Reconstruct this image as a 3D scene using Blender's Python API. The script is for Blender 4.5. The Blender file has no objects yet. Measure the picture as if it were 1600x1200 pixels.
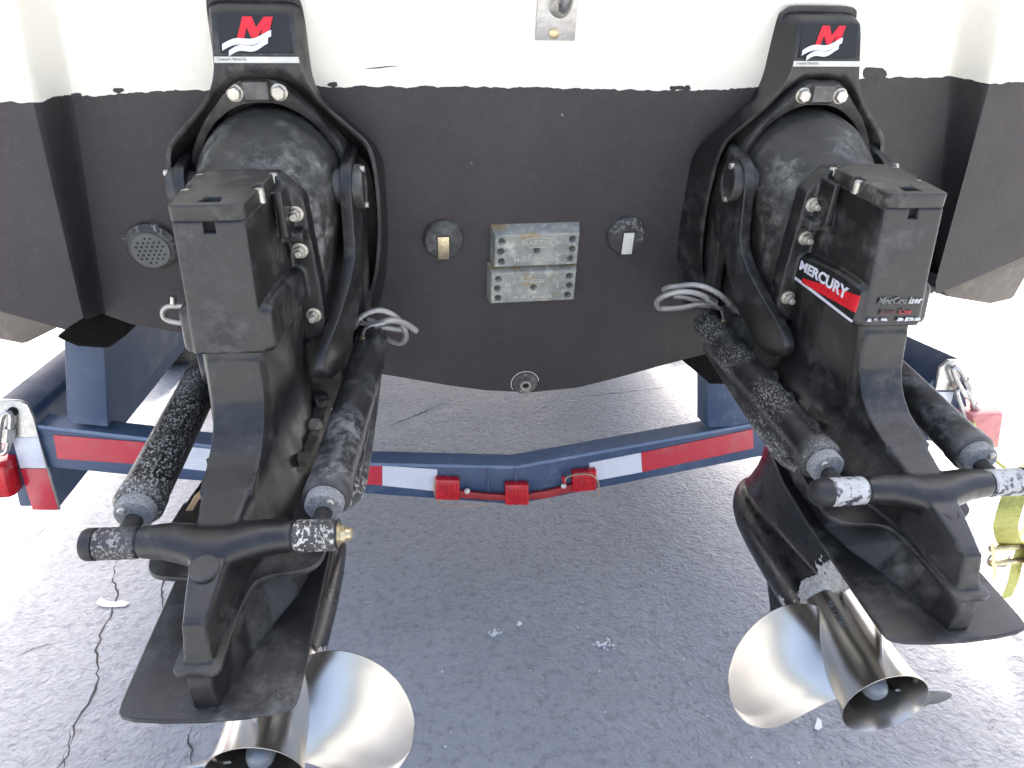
import bpy, bmesh, math, random
import numpy as np
from mathutils import Vector, Matrix
random.seed(7)
S = 0.85                      # metres per survey unit
FPX = 1143.0                  # focal length in pixels of a 1600 px wide frame
HCAM = 1.30
sc = bpy.context.scene
COL = sc.collection

# ------------------------------------------------------------------ camera
def nz(v): v = np.array(v, float); return v/np.linalg.norm(v)
BX = nz((.986, -.066, .155))                       # boat's athwart axis in camera axes (right, down, forward)
PIT = math.radians(21)
a_ = -(BX[1]*math.cos(PIT)+BX[2]*math.sin(PIT))/BX[0]
DN = nz((a_, math.cos(PIT), math.sin(PIT)))        # gravity in camera axes
W = np.array([BX, np.cross(-DN, BX), -DN])         # camera axes -> world
O = np.array([0, 0, HCAM])
def cw(c): return Vector(O + W @ (np.array(c, float)*S))
cam = bpy.data.cameras.new('camera'); co = bpy.data.objects.new('camera', cam); COL.objects.link(co)
cam.sensor_fit = 'HORIZONTAL'; cam.sensor_width = 36; cam.lens = 36*FPX/1600
cam.clip_start = .02; cam.clip_end = 2000
R3 = W @ np.array([[1, 0, 0], [0, -1, 0], [0, 0, -1]])
M4 = np.eye(4); M4[:3, :3] = R3; M4[:3, 3] = O
co.matrix_world = Matrix(M4.tolist()); sc.camera = co

# ------------------------------------------------------------------ light
SUN_EL, SUN_AZ = math.radians(54), math.radians(12)     # ahead of the boat: its hull shades the stern
w = bpy.data.worlds.new('World'); sc.world = w; w.use_nodes = True
nt = w.node_tree; bg = nt.nodes['Background']
sky = nt.nodes.new('ShaderNodeTexSky'); sky.sky_type = 'NISHITA'; sky.sun_disc = False
sky.sun_elevation = SUN_EL; sky.sun_rotation = SUN_AZ; sky.dust_density = 8.0; sky.air_density = .7; sky.ozone_density = .2
nt.links.new(sky.outputs[0], bg.inputs[0]); bg.inputs[1].default_value = .15
sl = bpy.data.lights.new('sun', 'SUN'); so = bpy.data.objects.new('sun', sl); COL.objects.link(so)
sl.energy = 3.5; sl.angle = math.radians(7.0); sl.color = (1, .95, .87)
d = Vector((math.sin(SUN_AZ)*math.cos(SUN_EL), math.cos(SUN_AZ)*math.cos(SUN_EL), math.sin(SUN_EL)))
so.rotation_euler = d.to_track_quat('Z', 'Y').to_euler()
sc.view_settings.view_transform = 'Standard'; sc.view_settings.look = 'None'
sc.view_settings.exposure = 2.6; sc.view_settings.gamma = 1
sc.cycles.max_bounces = 8; sc.cycles.sample_clamp_indirect = 6

# ------------------------------------------------------------------ materials
def newmat(name):
    m = bpy.data.materials.new(name); m.use_nodes = True
    return m, m.node_tree, m.node_tree.nodes['Principled BSDF']
def nd(nt, t, **kw):
    n = nt.nodes.new(t)
    for k, v in kw.items():
        if k.startswith('i_'): n.inputs[k[2:].replace('_', ' ')].default_value = v
        else: setattr(n, k, v)
    return n
def coords(nt, scale=(1, 1, 1), rnd=True):
    tc = nd(nt, 'ShaderNodeTexCoord'); mp = nd(nt, 'ShaderNodeMapping'); mp.inputs['Scale'].default_value = scale
    if rnd:
        oi = nd(nt, 'ShaderNodeObjectInfo'); ad = nd(nt, 'ShaderNodeVectorMath', operation='SCALE')
        ad.inputs[0].default_value = (7, 11, 5); nt.links.new(oi.outputs['Random'], ad.inputs['Scale'])
        nt.links.new(ad.outputs[0], mp.inputs['Location'])
    nt.links.new(tc.outputs['Object'], mp.inputs['Vector']); return mp.outputs[0]
def noise(nt, vec, scale, detail=6, rough=.6, lo=.4, hi=.6):
    n = nd(nt, 'ShaderNodeTexNoise'); n.inputs['Scale'].default_value = scale; n.inputs['Detail'].default_value = detail
    n.inputs['Roughness'].default_value = rough; nt.links.new(vec, n.inputs['Vector'])
    r = nd(nt, 'ShaderNodeMapRange'); r.inputs['From Min'].default_value = lo; r.inputs['From Max'].default_value = hi
    nt.links.new(n.outputs['Fac'], r.inputs['Value']); return r.outputs[0]
def mixc(nt, fac, a, b, mode='MIX'):
    m = nd(nt, 'ShaderNodeMix', data_type='RGBA', blend_type=mode)
    if isinstance(fac, (int, float)): m.inputs[0].default_value = fac
    else: nt.links.new(fac, m.inputs[0])
    for s, v in ((6, a), (7, b)):
        if isinstance(v, tuple): m.inputs[s].default_value = v if len(v) == 4 else (*v, 1)
        else: nt.links.new(v, m.inputs[s])
    return m.outputs[2]
def mth(nt, op, a, b=0.0):
    m = nd(nt, 'ShaderNodeMath', operation=op)
    for i, v in enumerate((a, b)):
        if isinstance(v, (int, float)): m.inputs[i].default_value = v
        else: nt.links.new(v, m.inputs[i])
    m.use_clamp = op in ('ADD', 'SUBTRACT'); return m.outputs[0]
def bump(nt, bs, h, strength=.3, dist=.002):
    b = nd(nt, 'ShaderNodeBump'); b.inputs['Strength'].default_value = strength; b.inputs['Distance'].default_value = dist
    nt.links.new(h, b.inputs['Height']); nt.links.new(b.outputs[0], bs.inputs['Normal'])

def worn_paint(name, base=(.009, .0088, .0083), dust=(.14, .135, .12), amt=.5, rough=.30, flake=None, flake_amt=0, edge=.5, flake_scale=90, spec=.5, bare_y=None):
    m, nt, bs = newmat(name); v = coords(nt)
    d1 = noise(nt, v, 9, 8, .65, .48, .72); d2 = noise(nt, v, 45, 6, .7, .42, .7)
    d = mth(nt, 'MULTIPLY', mth(nt, 'MULTIPLY', d1, d2), amt*1.7)
    fine = mth(nt, 'MULTIPLY', noise(nt, v, 26, 9, .75, .4, .9), .12*amt+.02)
    c = mixc(nt, mth(nt, 'ADD', d, fine), base, dust)
    sp = nd(nt, 'ShaderNodeTexVoronoi'); sp.inputs['Scale'].default_value = 170; nt.links.new(v, sp.inputs['Vector'])
    spk = nd(nt, 'ShaderNodeMapRange'); spk.inputs['From Min'].default_value = .11; spk.inputs['From Max'].default_value = .05
    nt.links.new(sp.outputs['Distance'], spk.inputs['Value'])
    spm = mth(nt, 'MULTIPLY', spk.outputs[0], noise(nt, v, 14, 3, .5, .55, .7))
    c = mixc(nt, mth(nt, 'MULTIPLY', spm, .55), c, (.4, .39, .36))
    if edge:
        ge = nd(nt, 'ShaderNodeNewGeometry'); er = nd(nt, 'ShaderNodeMapRange')
        er.inputs['From Min'].default_value = .54; er.inputs['From Max'].default_value = .62
        nt.links.new(ge.outputs['Pointiness'], er.inputs['Value'])
        c = mixc(nt, mth(nt, 'MULTIPLY', mth(nt, 'MULTIPLY', er.outputs[0], noise(nt, v, 30, 4, .6, .3, .6)), edge), c, (.2, .19, .17))
    hgt = noise(nt, v, 240, 4, .6, .2, .8)
    if flake_amt:
        vs = nd(nt, 'ShaderNodeMapping'); vs.inputs['Scale'].default_value = (1, .55, 1); nt.links.new(v, vs.inputs['Vector'])
        f1 = noise(nt, vs.outputs[0], flake_scale, 5, .65, .53, .56); f2 = noise(nt, v, 10, 3, .5, .62-.34*flake_amt, .8-.34*flake_amt)
        f = mth(nt, 'MULTIPLY', f1, f2)
        c = mixc(nt, f, c, flake or (.48, .46, .41))
        hgt = mth(nt, 'ADD', mth(nt, 'MULTIPLY', hgt, .3), mth(nt, 'MULTIPLY', f, -.5))
    if bare_y is not None:      # paint lost back to bare alloy along the after edge
        tc2 = nd(nt, 'ShaderNodeTexCoord'); sx2 = nd(nt, 'ShaderNodeSeparateXYZ'); nt.links.new(tc2.outputs['Object'], sx2.inputs[0])
        edge_ = nd(nt, 'ShaderNodeMapRange'); edge_.inputs['From Min'].default_value = bare_y; edge_.inputs['From Max'].default_value = bare_y+.06
        edge_.inputs['To Min'].default_value = .56; edge_.inputs['To Max'].default_value = .30; nt.links.new(sx2.outputs['Y'], edge_.inputs['Value'])
        n9 = nd(nt, 'ShaderNodeTexNoise'); n9.inputs['Scale'].default_value = 22; n9.inputs['Detail'].default_value = 8; n9.inputs['Roughness'].default_value = .65; nt.links.new(tc2.outputs['Object'], n9.inputs['Vector'])
        bare = nd(nt, 'ShaderNodeMath', operation='LESS_THAN'); nt.links.new(n9.outputs['Fac'], bare.inputs[0]); nt.links.new(edge_.outputs[0], bare.inputs[1])
        c = mixc(nt, bare.outputs[0], c, mixc(nt, noise(nt, v, 150, 5, .7, .4, .6), (.36, .34, .30), (.55, .54, .51)))
    nt.links.new(c, bs.inputs['Base Color'])
    r = nd(nt, 'ShaderNodeMapRange'); r.inputs['To Min'].default_value = rough; r.inputs['To Max'].default_value = min(.95, rough+.35)
    nt.links.new(mth(nt, 'ADD', d1, mth(nt, 'MULTIPLY', d2, .3)), r.inputs['Value']); nt.links.new(r.outputs[0], bs.inputs['Roughness'])
    bs.inputs['Specular IOR Level'].default_value = spec
    bump(nt, bs, hgt, .12 if not flake_amt else .5, .0012); return m
def plain(name, col, rough=.5, metal=0, var=.25, scale=30, bmp=0, spec=.5, coat=0):
    m, nt, bs = newmat(name); v = coords(nt)
    n = noise(nt, v, scale, 6, .65, .3, .75)
    lo = tuple(x*(1-var) for x in col); hi = tuple(min(1, x*(1+var)) for x in col)
    nt.links.new(mixc(nt, n, lo, hi), bs.inputs['Base Color'])
    bs.inputs['Metallic'].default_value = metal; bs.inputs['Specular IOR Level'].default_value = spec; bs.inputs['Coat Weight'].default_value = coat
    r = nd(nt, 'ShaderNodeMapRange'); r.inputs['To Min'].default_value = max(.02, rough-.1); r.inputs['To Max'].default_value = min(1, rough+.12)
    nt.links.new(noise(nt, v, scale*1.7, 4, .6, .3, .7), r.inputs['Value']); nt.links.new(r.outputs[0], bs.inputs['Roughness'])
    if bmp: bump(nt, bs, noise(nt, v, scale*5, 5, .6, .2, .8), bmp, .002)
    return m
MT = {}
MT['black'] = worn_paint('worn black paint', amt=.55)
MT['dusty'] = worn_paint('dusty black paint', base=(.016, .0155, .0135), dust=(.18, .17, .14), amt=1.0, rough=.42)
MT['bell'] = worn_paint('chalky black casting', base=(.024, .0232, .020), dust=(.28, .27, .235), amt=.85, rough=.45, edge=0)
MT['deep'] = worn_paint('near black casting', base=(.008, .008, .008), dust=(.05, .045, .035), amt=.6, rough=.55, edge=.1)  # near-black casting for the housing well and piston rods
MT['ram'] = worn_paint('flaking black ram paint', flake=(.27, .26, .225), flake_amt=.62, amt=.6, rough=.32, flake_scale=340)
MT['ram_flaked'] = worn_paint('badly flaking black ram paint', flake=(.33, .32, .285), flake_amt=.6, amt=.8, rough=.3, flake_scale=330)
MT['ram_dull'] = worn_paint('dulled grey ram paint', base=(.014, .014, .0135), dust=(.17, .168, .158), amt=1.5, flake=(.45, .43, .36), flake_amt=.16, rough=.35, flake_scale=260)
MT['plate'] = worn_paint('scuffed black plate paint', base=(.009, .009, .0088), dust=(.12, .118, .105), amt=.75, rough=.36, edge=.9)
MT['gear'] = worn_paint('glossy black gearcase paint', base=(.006, .006, .006), dust=(.08, .08, .075), amt=.25, rough=.18, edge=0, bare_y=.158*S)
MT['band'] = worn_paint('chipped black sleeve', base=(.02, .02, .022), flake=(.6, .57, .48), flake_amt=.5, amt=.3, rough=.35, flake_scale=240)
MT['band_bare'] = worn_paint('bare corroded sleeve', base=(.40, .40, .39), dust=(.7, .69, .64), amt=.6, flake=(.03, .03, .04), flake_amt=.8, rough=.3, flake_scale=90)
MT['endcap'] = plain('corroded grey alloy', (.42, .42, .40), .85, 0, .5, 300, 1.0)
MT['rubber'] = plain('black rubber', (.012, .012, .012), .5, 0, .2, 40, .1)
MT['dark'] = plain('dark cavity', (.006, .006, .006), .8)
MT['steel'] = plain('dull stainless steel', (.5, .49, .46), .33, .9, .2, 60, .1)
MT['bolt'] = plain('weathered bolt metal', (.52, .49, .42), .38, .75, .25, 80, .2)
MT['brass'] = plain('yellowed nut metal', (.5, .42, .26), .35, .85, .25, 80, .1)
def mat_prop():
    m, nt, bs = newmat('polished stainless propeller'); v = coords(nt, (1, .25, 1))
    nt.links.new(mixc(nt, noise(nt, v, 7, 3, .5, .3, .7), (.40, .375, .33), (.54, .52, .48)), bs.inputs['Base Color'])
    bs.inputs['Metallic'].default_value = 1; bs.inputs['Roughness'].default_value = .25; return m
MT['prop'] = mat_prop()
MT['nutgrey'] = plain('grey propeller nut', (.16, .18, .2), .35, .3, .2, 60)
MT['dirty'] = worn_paint('grimy tan casting', base=(.05, .047, .036), dust=(.24, .22, .17), amt=1.6, rough=.75, edge=0)
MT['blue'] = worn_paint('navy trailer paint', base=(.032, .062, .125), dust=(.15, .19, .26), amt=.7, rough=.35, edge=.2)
MT['blue_lit'] = worn_paint('blue paint lightened as lit', base=(.12, .185, .29), dust=(.24, .30, .38), amt=.9, rough=.4, edge=.1)  # blue lightened in the colour itself to show light on the beam top
MT['redlens'] = plain('red lens plastic', (.55, .01, .018), .22, 0, .25, 50, 0, .6)
MT['redbar'] = plain('red light bar paint', (.34, .02, .02), .45, 0, .25, 40, .2)
MT['carpet'] = plain('black bunk carpet', (.012, .011, .01), .95, 0, .6, 160, 1.0, .1)
MT['paper'] = plain('white paper', (.8, .8, .78), .8, 0, .05, 20)
MT['leaf'] = plain('dry tan leaf', (.45, .33, .2), .8, 0, .3, 40, .3)
MT['tyre'] = plain('tyre rubber', (.03, .03, .032), .8, 0, .3, 50, .4)
MT['yellow'] = plain('yellow green webbing', (.50, .49, .13), .7, 0, .25, 120, .5)
MT['strake'] = worn_paint('dirty tan hull bottom', base=(.12, .10, .08), dust=(.30, .265, .21), amt=1.0, rough=.5, edge=0)
MT['gasket'] = plain('dark sealant', (.03, .03, .03), .7)
MT['decal_black'] = plain('black decal film', (.007, .007, .007), .55, 0, .3, 25)
MT['decal_red'] = plain('red decal film', (.62, .012, .02), .3, 0, .1, 40)
MT['decal_white'] = plain('silver white decal film', (.66, .66, .68), .35, 0, .15, 60)
MT['decal_cream'] = plain('cream label strip', (.6, .58, .5), .5, 0, .15, 60)
MT['decal_worn'] = worn_paint('worn white lettering', base=(.6, .6, .58), dust=(.02, .02, .02), amt=1.2, flake=(.015, .015, .016), flake_amt=.7, rough=.4, edge=0, flake_scale=200)
MT['decal_wornred'] = worn_paint('worn red lettering', base=(.45, .015, .02), dust=(.02, .02, .02), amt=1.0, flake=(.015, .015, .016), flake_amt=.6, rough=.4, edge=0, flake_scale=200)
MT['decal_ghost'] = worn_paint('mostly rubbed off lettering', base=(.17, .17, .165), dust=(.02, .02, .02), amt=1.5, flake=(.03, .03, .03), flake_amt=.95, rough=.5, edge=0, flake_scale=160)
MT['decal_ghost_red'] = worn_paint('mostly rubbed off red lettering', base=(.10, .02, .02), dust=(.02, .02, .02), amt=1.5, flake=(.03, .03, .03), flake_amt=1.0, rough=.5, edge=0, flake_scale=160)
MT['ink'] = plain('grey printing ink', (.2, .2, .19), .7)
MT['cast_text'] = plain('raised lettering on zinc', (.44, .43, .37), .6, .2, .2, 90)

def mat_zinc():
    m, nt, bs = newmat('oxidised zinc'); v = coords(nt)
    c = mixc(nt, noise(nt, v, 22, 6, .7, .35, .65), (.20, .21, .19), (.36, .355, .30))
    c = mixc(nt, noise(nt, v, 60, 6, .7, .52, .66), c, (.50, .49, .40))
    c = mixc(nt, mth(nt, 'MULTIPLY', noise(nt, v, 16, 5, .7, .56, .64), .8), c, (.33, .24, .1))
    nt.links.new(c, bs.inputs['Base Color']); bs.inputs['Metallic'].default_value = .25; bs.inputs['Roughness'].default_value = .6
    bump(nt, bs, noise(nt, v, 90, 6, .7, .2, .8), .7, .002); return m
MT['zinc'] = mat_zinc()
def mat_braid():
    m, nt, bs = newmat('braided steel'); tc = nd(nt, 'ShaderNodeTexCoord')
    wv = nd(nt, 'ShaderNodeTexWave', wave_type='BANDS', bands_direction='DIAGONAL'); wv.inputs['Scale'].default_value = 260; wv.inputs['Distortion'].default_value = 1
    nt.links.new(tc.outputs['Object'], wv.inputs['Vector'])
    nt.links.new(mixc(nt, wv.outputs['Fac'], (.3, .28, .25), (.68, .65, .58)), bs.inputs['Base Color'])
    bs.inputs['Metallic'].default_value = .7; bs.inputs['Roughness'].default_value = .42; bump(nt, bs, wv.outputs['Fac'], .5, .001); return m
MT['braid'] = mat_braid()
def mat_tape(name, a, b):
    m, nt, bs = newmat(name); v = coords(nt, rnd=False)
    vo = nd(nt, 'ShaderNodeTexVoronoi', feature='DISTANCE_TO_EDGE'); vo.inputs['Scale'].default_value = 210; vo.inputs['Randomness'].default_value = .15
    nt.links.new(v, vo.inputs['Vector'])
    r = nd(nt, 'ShaderNodeMapRange'); r.inputs['From Min'].default_value = .02; r.inputs['From Max'].default_value = .14; nt.links.new(vo.outputs['Distance'], r.inputs['Value'])
    c = mixc(nt, r.outputs[0], b, a); c = mixc(nt, mth(nt, 'MULTIPLY', noise(nt, v, 25, 5, .6, .5, .8), .3), c, (.25, .24, .22))
    nt.links.new(c, bs.inputs['Base Color']); bs.inputs['Roughness'].default_value = .25; bs.inputs['Coat Weight'].default_value = .4; return m
MT['tape_red'] = mat_tape('red reflective tape', (.55, .016, .035), (.42, .012, .028))
MT['tape_white'] = mat_tape('white reflective tape', (.72, .74, .76), (.55, .58, .62))

def mat_hull():
    m, nt, bs = newmat('gelcoat over antifouling'); tc = nd(nt, 'ShaderNodeTexCoord'); v = tc.outputs['Object']
    sx = nd(nt, 'ShaderNodeSeparateXYZ'); nt.links.new(v, sx.inputs[0])
    wob = mth(nt, 'MULTIPLY', mth(nt, 'SUBTRACT', noise(nt, v, 26, 6, .7, 0, 1), .5), .02)
    wob = nd(nt, 'ShaderNodeMath', operation='MULTIPLY_ADD'); n2 = nd(nt, 'ShaderNodeTexNoise'); n2.inputs['Scale'].default_value = 45; n2.inputs['Detail'].default_value = 7; nt.links.new(v, n2.inputs['Vector'])
    nt.links.new(n2.outputs['Fac'], wob.inputs[0]); wob.inputs[1].default_value = .012; nt.links.new(sx.outputs['Z'], wob.inputs[2])
    xr = nd(nt, 'ShaderNodeMapRange'); xr.inputs['From Min'].default_value = -2; xr.inputs['From Max'].default_value = 2; nt.links.new(sx.outputs['X'], xr.inputs['Value'])
    fc = nd(nt, 'ShaderNodeFloatCurve'); cv = fc.mapping.curves[0]; cv.points[0].location = (0, .5); cv.points[1].location = (1, .5)
    for px, py in ((64, 161), (118, 149), (240, 143), (430, 137), (640, 135), (850, 137), (1060, 141), (1160, 138), (1366, 122), (1480, 120), (1540, 131)):
        q = tp(px, py, -.07 if px < 90 or px > 1520 else 0); cv.points.new((q[0]*S+2)/4, .5-(q[1]-PL)*S*2)
    fc.mapping.update(); nt.links.new(xr.outputs[0], fc.inputs['Value'])
    lv = nd(nt, 'ShaderNodeMath', operation='MULTIPLY_ADD'); nt.links.new(fc.outputs[0], lv.inputs[0]); lv.inputs[1].default_value = .5; lv.inputs[2].default_value = -.25+.006
    cut = nd(nt, 'ShaderNodeMath', operation='GREATER_THAN'); nt.links.new(wob.outputs[0], cut.inputs[0]); nt.links.new(lv.outputs[0], cut.inputs[1])
    g = mixc(nt, noise(nt, v, 3, 5, .6, .35, .8), (.80, .75, .62), (.86, .82, .70))
    g = mixc(nt, mth(nt, 'MULTIPLY', noise(nt, v, 18, 6, .7, .56, .75), .35), g, (.62, .6, .48))
    pt = mixc(nt, noise(nt, v, 5, 7, .65, .3, .75), (.028, .0225, .0215), (.047, .039, .0375))
    pt = mixc(nt, mth(nt, 'MULTIPLY', noise(nt, v, 60, 7, .7, .5, .8), .4), pt, (.072, .062, .058))
    vo = nd(nt, 'ShaderNodeTexVoronoi'); vo.inputs['Scale'].default_value = 14; nt.links.new(v, vo.inputs['Vector'])
    lt = nd(nt, 'ShaderNodeMath', operation='LESS_THAN'); lt.inputs[1].default_value = .045; nt.links.new(vo.outputs['Distance'], lt.inputs[0])
    pt = mixc(nt, mth(nt, 'MULTIPLY', lt.outputs[0], noise(nt, v, 120, 5, .7, .5, .6)), pt, (.17, .22, .26))
    nt.links.new(mixc(nt, cut.outputs[0], pt, g), bs.inputs['Base Color'])
    r = nd(nt, 'ShaderNodeMapRange'); r.inputs['To Min'].default_value = .62; r.inputs['To Max'].default_value = .25; nt.links.new(cut.outputs[0], r.inputs['Value'])
    nt.links.new(r.outputs[0], bs.inputs['Roughness'])
    hb = mth(nt, 'MULTIPLY', noise(nt, v, 130, 5, .65, .2, .8), mth(nt, 'SUBTRACT', 1.0, cut.outputs[0]))
    bump(nt, bs, hb, .3, .002); return m
MT['antifoul'] = plain('dark antifouling paint', (.038, .031, .030), .65, 0, .25, 40, .3)

def mat_ground():
    m, nt, bs = newmat('sealed asphalt'); tc = nd(nt, 'ShaderNodeTexCoord'); v = tc.outputs['Object']
    big = noise(nt, v, 1.3, 6, .6, .3, .7); mid = noise(nt, v, 9, 8, .68, .3, .7)
    c = mixc(nt, big, (.215, .236, .262), (.325, .348, .375)); c = mixc(nt, mth(nt, 'MULTIPLY', mid, .6), c, (.385, .402, .418))
    c = mixc(nt, mth(nt, 'MULTIPLY', noise(nt, v, 70, 6, .75, .5, .75), .5), c, (.27, .265, .25)); c = mixc(nt, mth(nt, 'MULTIPLY', noise(nt, v, 38, 6, .7, .5, .68),   .6), c, (.115, .12, .128)); c = mixc(nt, mth(nt, 'MULTIPLY', noise(nt, v, 5.5, 5, .6, .55, .75), .4), c, (.33, .345, .36))
    # cracks with a wandering course
    wn = nd(nt, 'ShaderNodeTexNoise'); wn.inputs['Scale'].default_value = 3.2; wn.inputs['Detail'].default_value = 6; wn.inputs['Roughness'].default_value = .62; nt.links.new(v, wn.inputs['Vector'])
    wv = nd(nt, 'ShaderNodeVectorMath', operation='MULTIPLY_ADD'); nt.links.new(wn.outputs['Color'], wv.inputs[0]); wv.inputs[1].default_value = (.35, .35, .35); nt.links.new(v, wv.inputs[2])
    vo = nd(nt, 'ShaderNodeTexVoronoi', feature='DISTANCE_TO_EDGE'); vo.inputs['Scale'].default_value = 1.15; nt.links.new(wv.outputs[0], vo.inputs['Vector'])
    cr = nd(nt, 'ShaderNodeMapRange'); cr.inputs['From Min'].default_value = .010; cr.inputs['From Max'].default_value = .003; nt.links.new(vo.outputs['Distance'], cr.inputs['Value'])
    crack = mth(nt, 'MULTIPLY', cr.outputs[0], noise(nt, v, 1.1, 4, .6, .64, .72))
    c = mixc(nt, mth(nt, 'MULTIPLY', crack, .85), c, (.03, .03, .032))
    nt.links.new(c, bs.inputs['Base Color'])
    r = nd(nt, 'ShaderNodeMapRange'); bs.inputs['Specular IOR Level'].default_value = .38; r.inputs['To Min'].default_value = .42; r.inputs['To Max'].default_value = .68; nt.links.new(mid, r.inputs['Value']); nt.links.new(r.outputs[0], bs.inputs['Roughness'])
    dw_ = nd(nt, 'ShaderNodeTexNoise'); dw_.inputs['Scale'].default_value = 16; dw_.inputs['Detail'].default_value = 3; nt.links.new(v, dw_.inputs['Vector'])
    mp = nd(nt, 'ShaderNodeVectorMath', operation='MULTIPLY_ADD'); nt.links.new(dw_.outputs['Color'], mp.inputs[0]); mp.inputs[1].default_value = (.05, .05, .05); nt.links.new(v, mp.inputs[2])
    h1 = noise(nt, mp.outputs[0], 62, 5, .6, .3, .7); h2 = noise(nt, v, 15, 4, .5, .25, .75); h3 = noise(nt, v, 210, 5, .65, .25, .75)
    pv = nd(nt, 'ShaderNodeTexVoronoi', feature='SMOOTH_F1'); pv.inputs['Scale'].default_value = 75; pv.inputs['Smoothness'].default_value = .6; nt.links.new(mp.outputs[0], pv.inputs['Vector'])
    h1 = mth(nt, 'ADD', mth(nt, 'MULTIPLY', h1, .55), mth(nt, 'MULTIPLY', mth(nt, 'SUBTRACT', 1.0, pv.outputs['Distance']), .5))
    h = nd(nt, 'ShaderNodeMath', operation='MULTIPLY_ADD'); nt.links.new(h2, h.inputs[0]); h.inputs[1].default_value = .7; nt.links.new(h1, h.inputs[2])
    h_ = nd(nt, 'ShaderNodeMath', operation='MULTIPLY_ADD'); nt.links.new(h3, h_.inputs[0]); h_.inputs[1].default_value = .22; nt.links.new(h.outputs[0], h_.inputs[2])
    hh = nd(nt, 'ShaderNodeMath', operation='MULTIPLY_ADD'); nt.links.new(crack, hh.inputs[0]); hh.inputs[1].default_value = -1.2; nt.links.new(h_.outputs[0], hh.inputs[2])
    bump(nt, bs, hh.outputs[0], .95, .008); return m
MT['ground'] = mat_ground()

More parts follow.
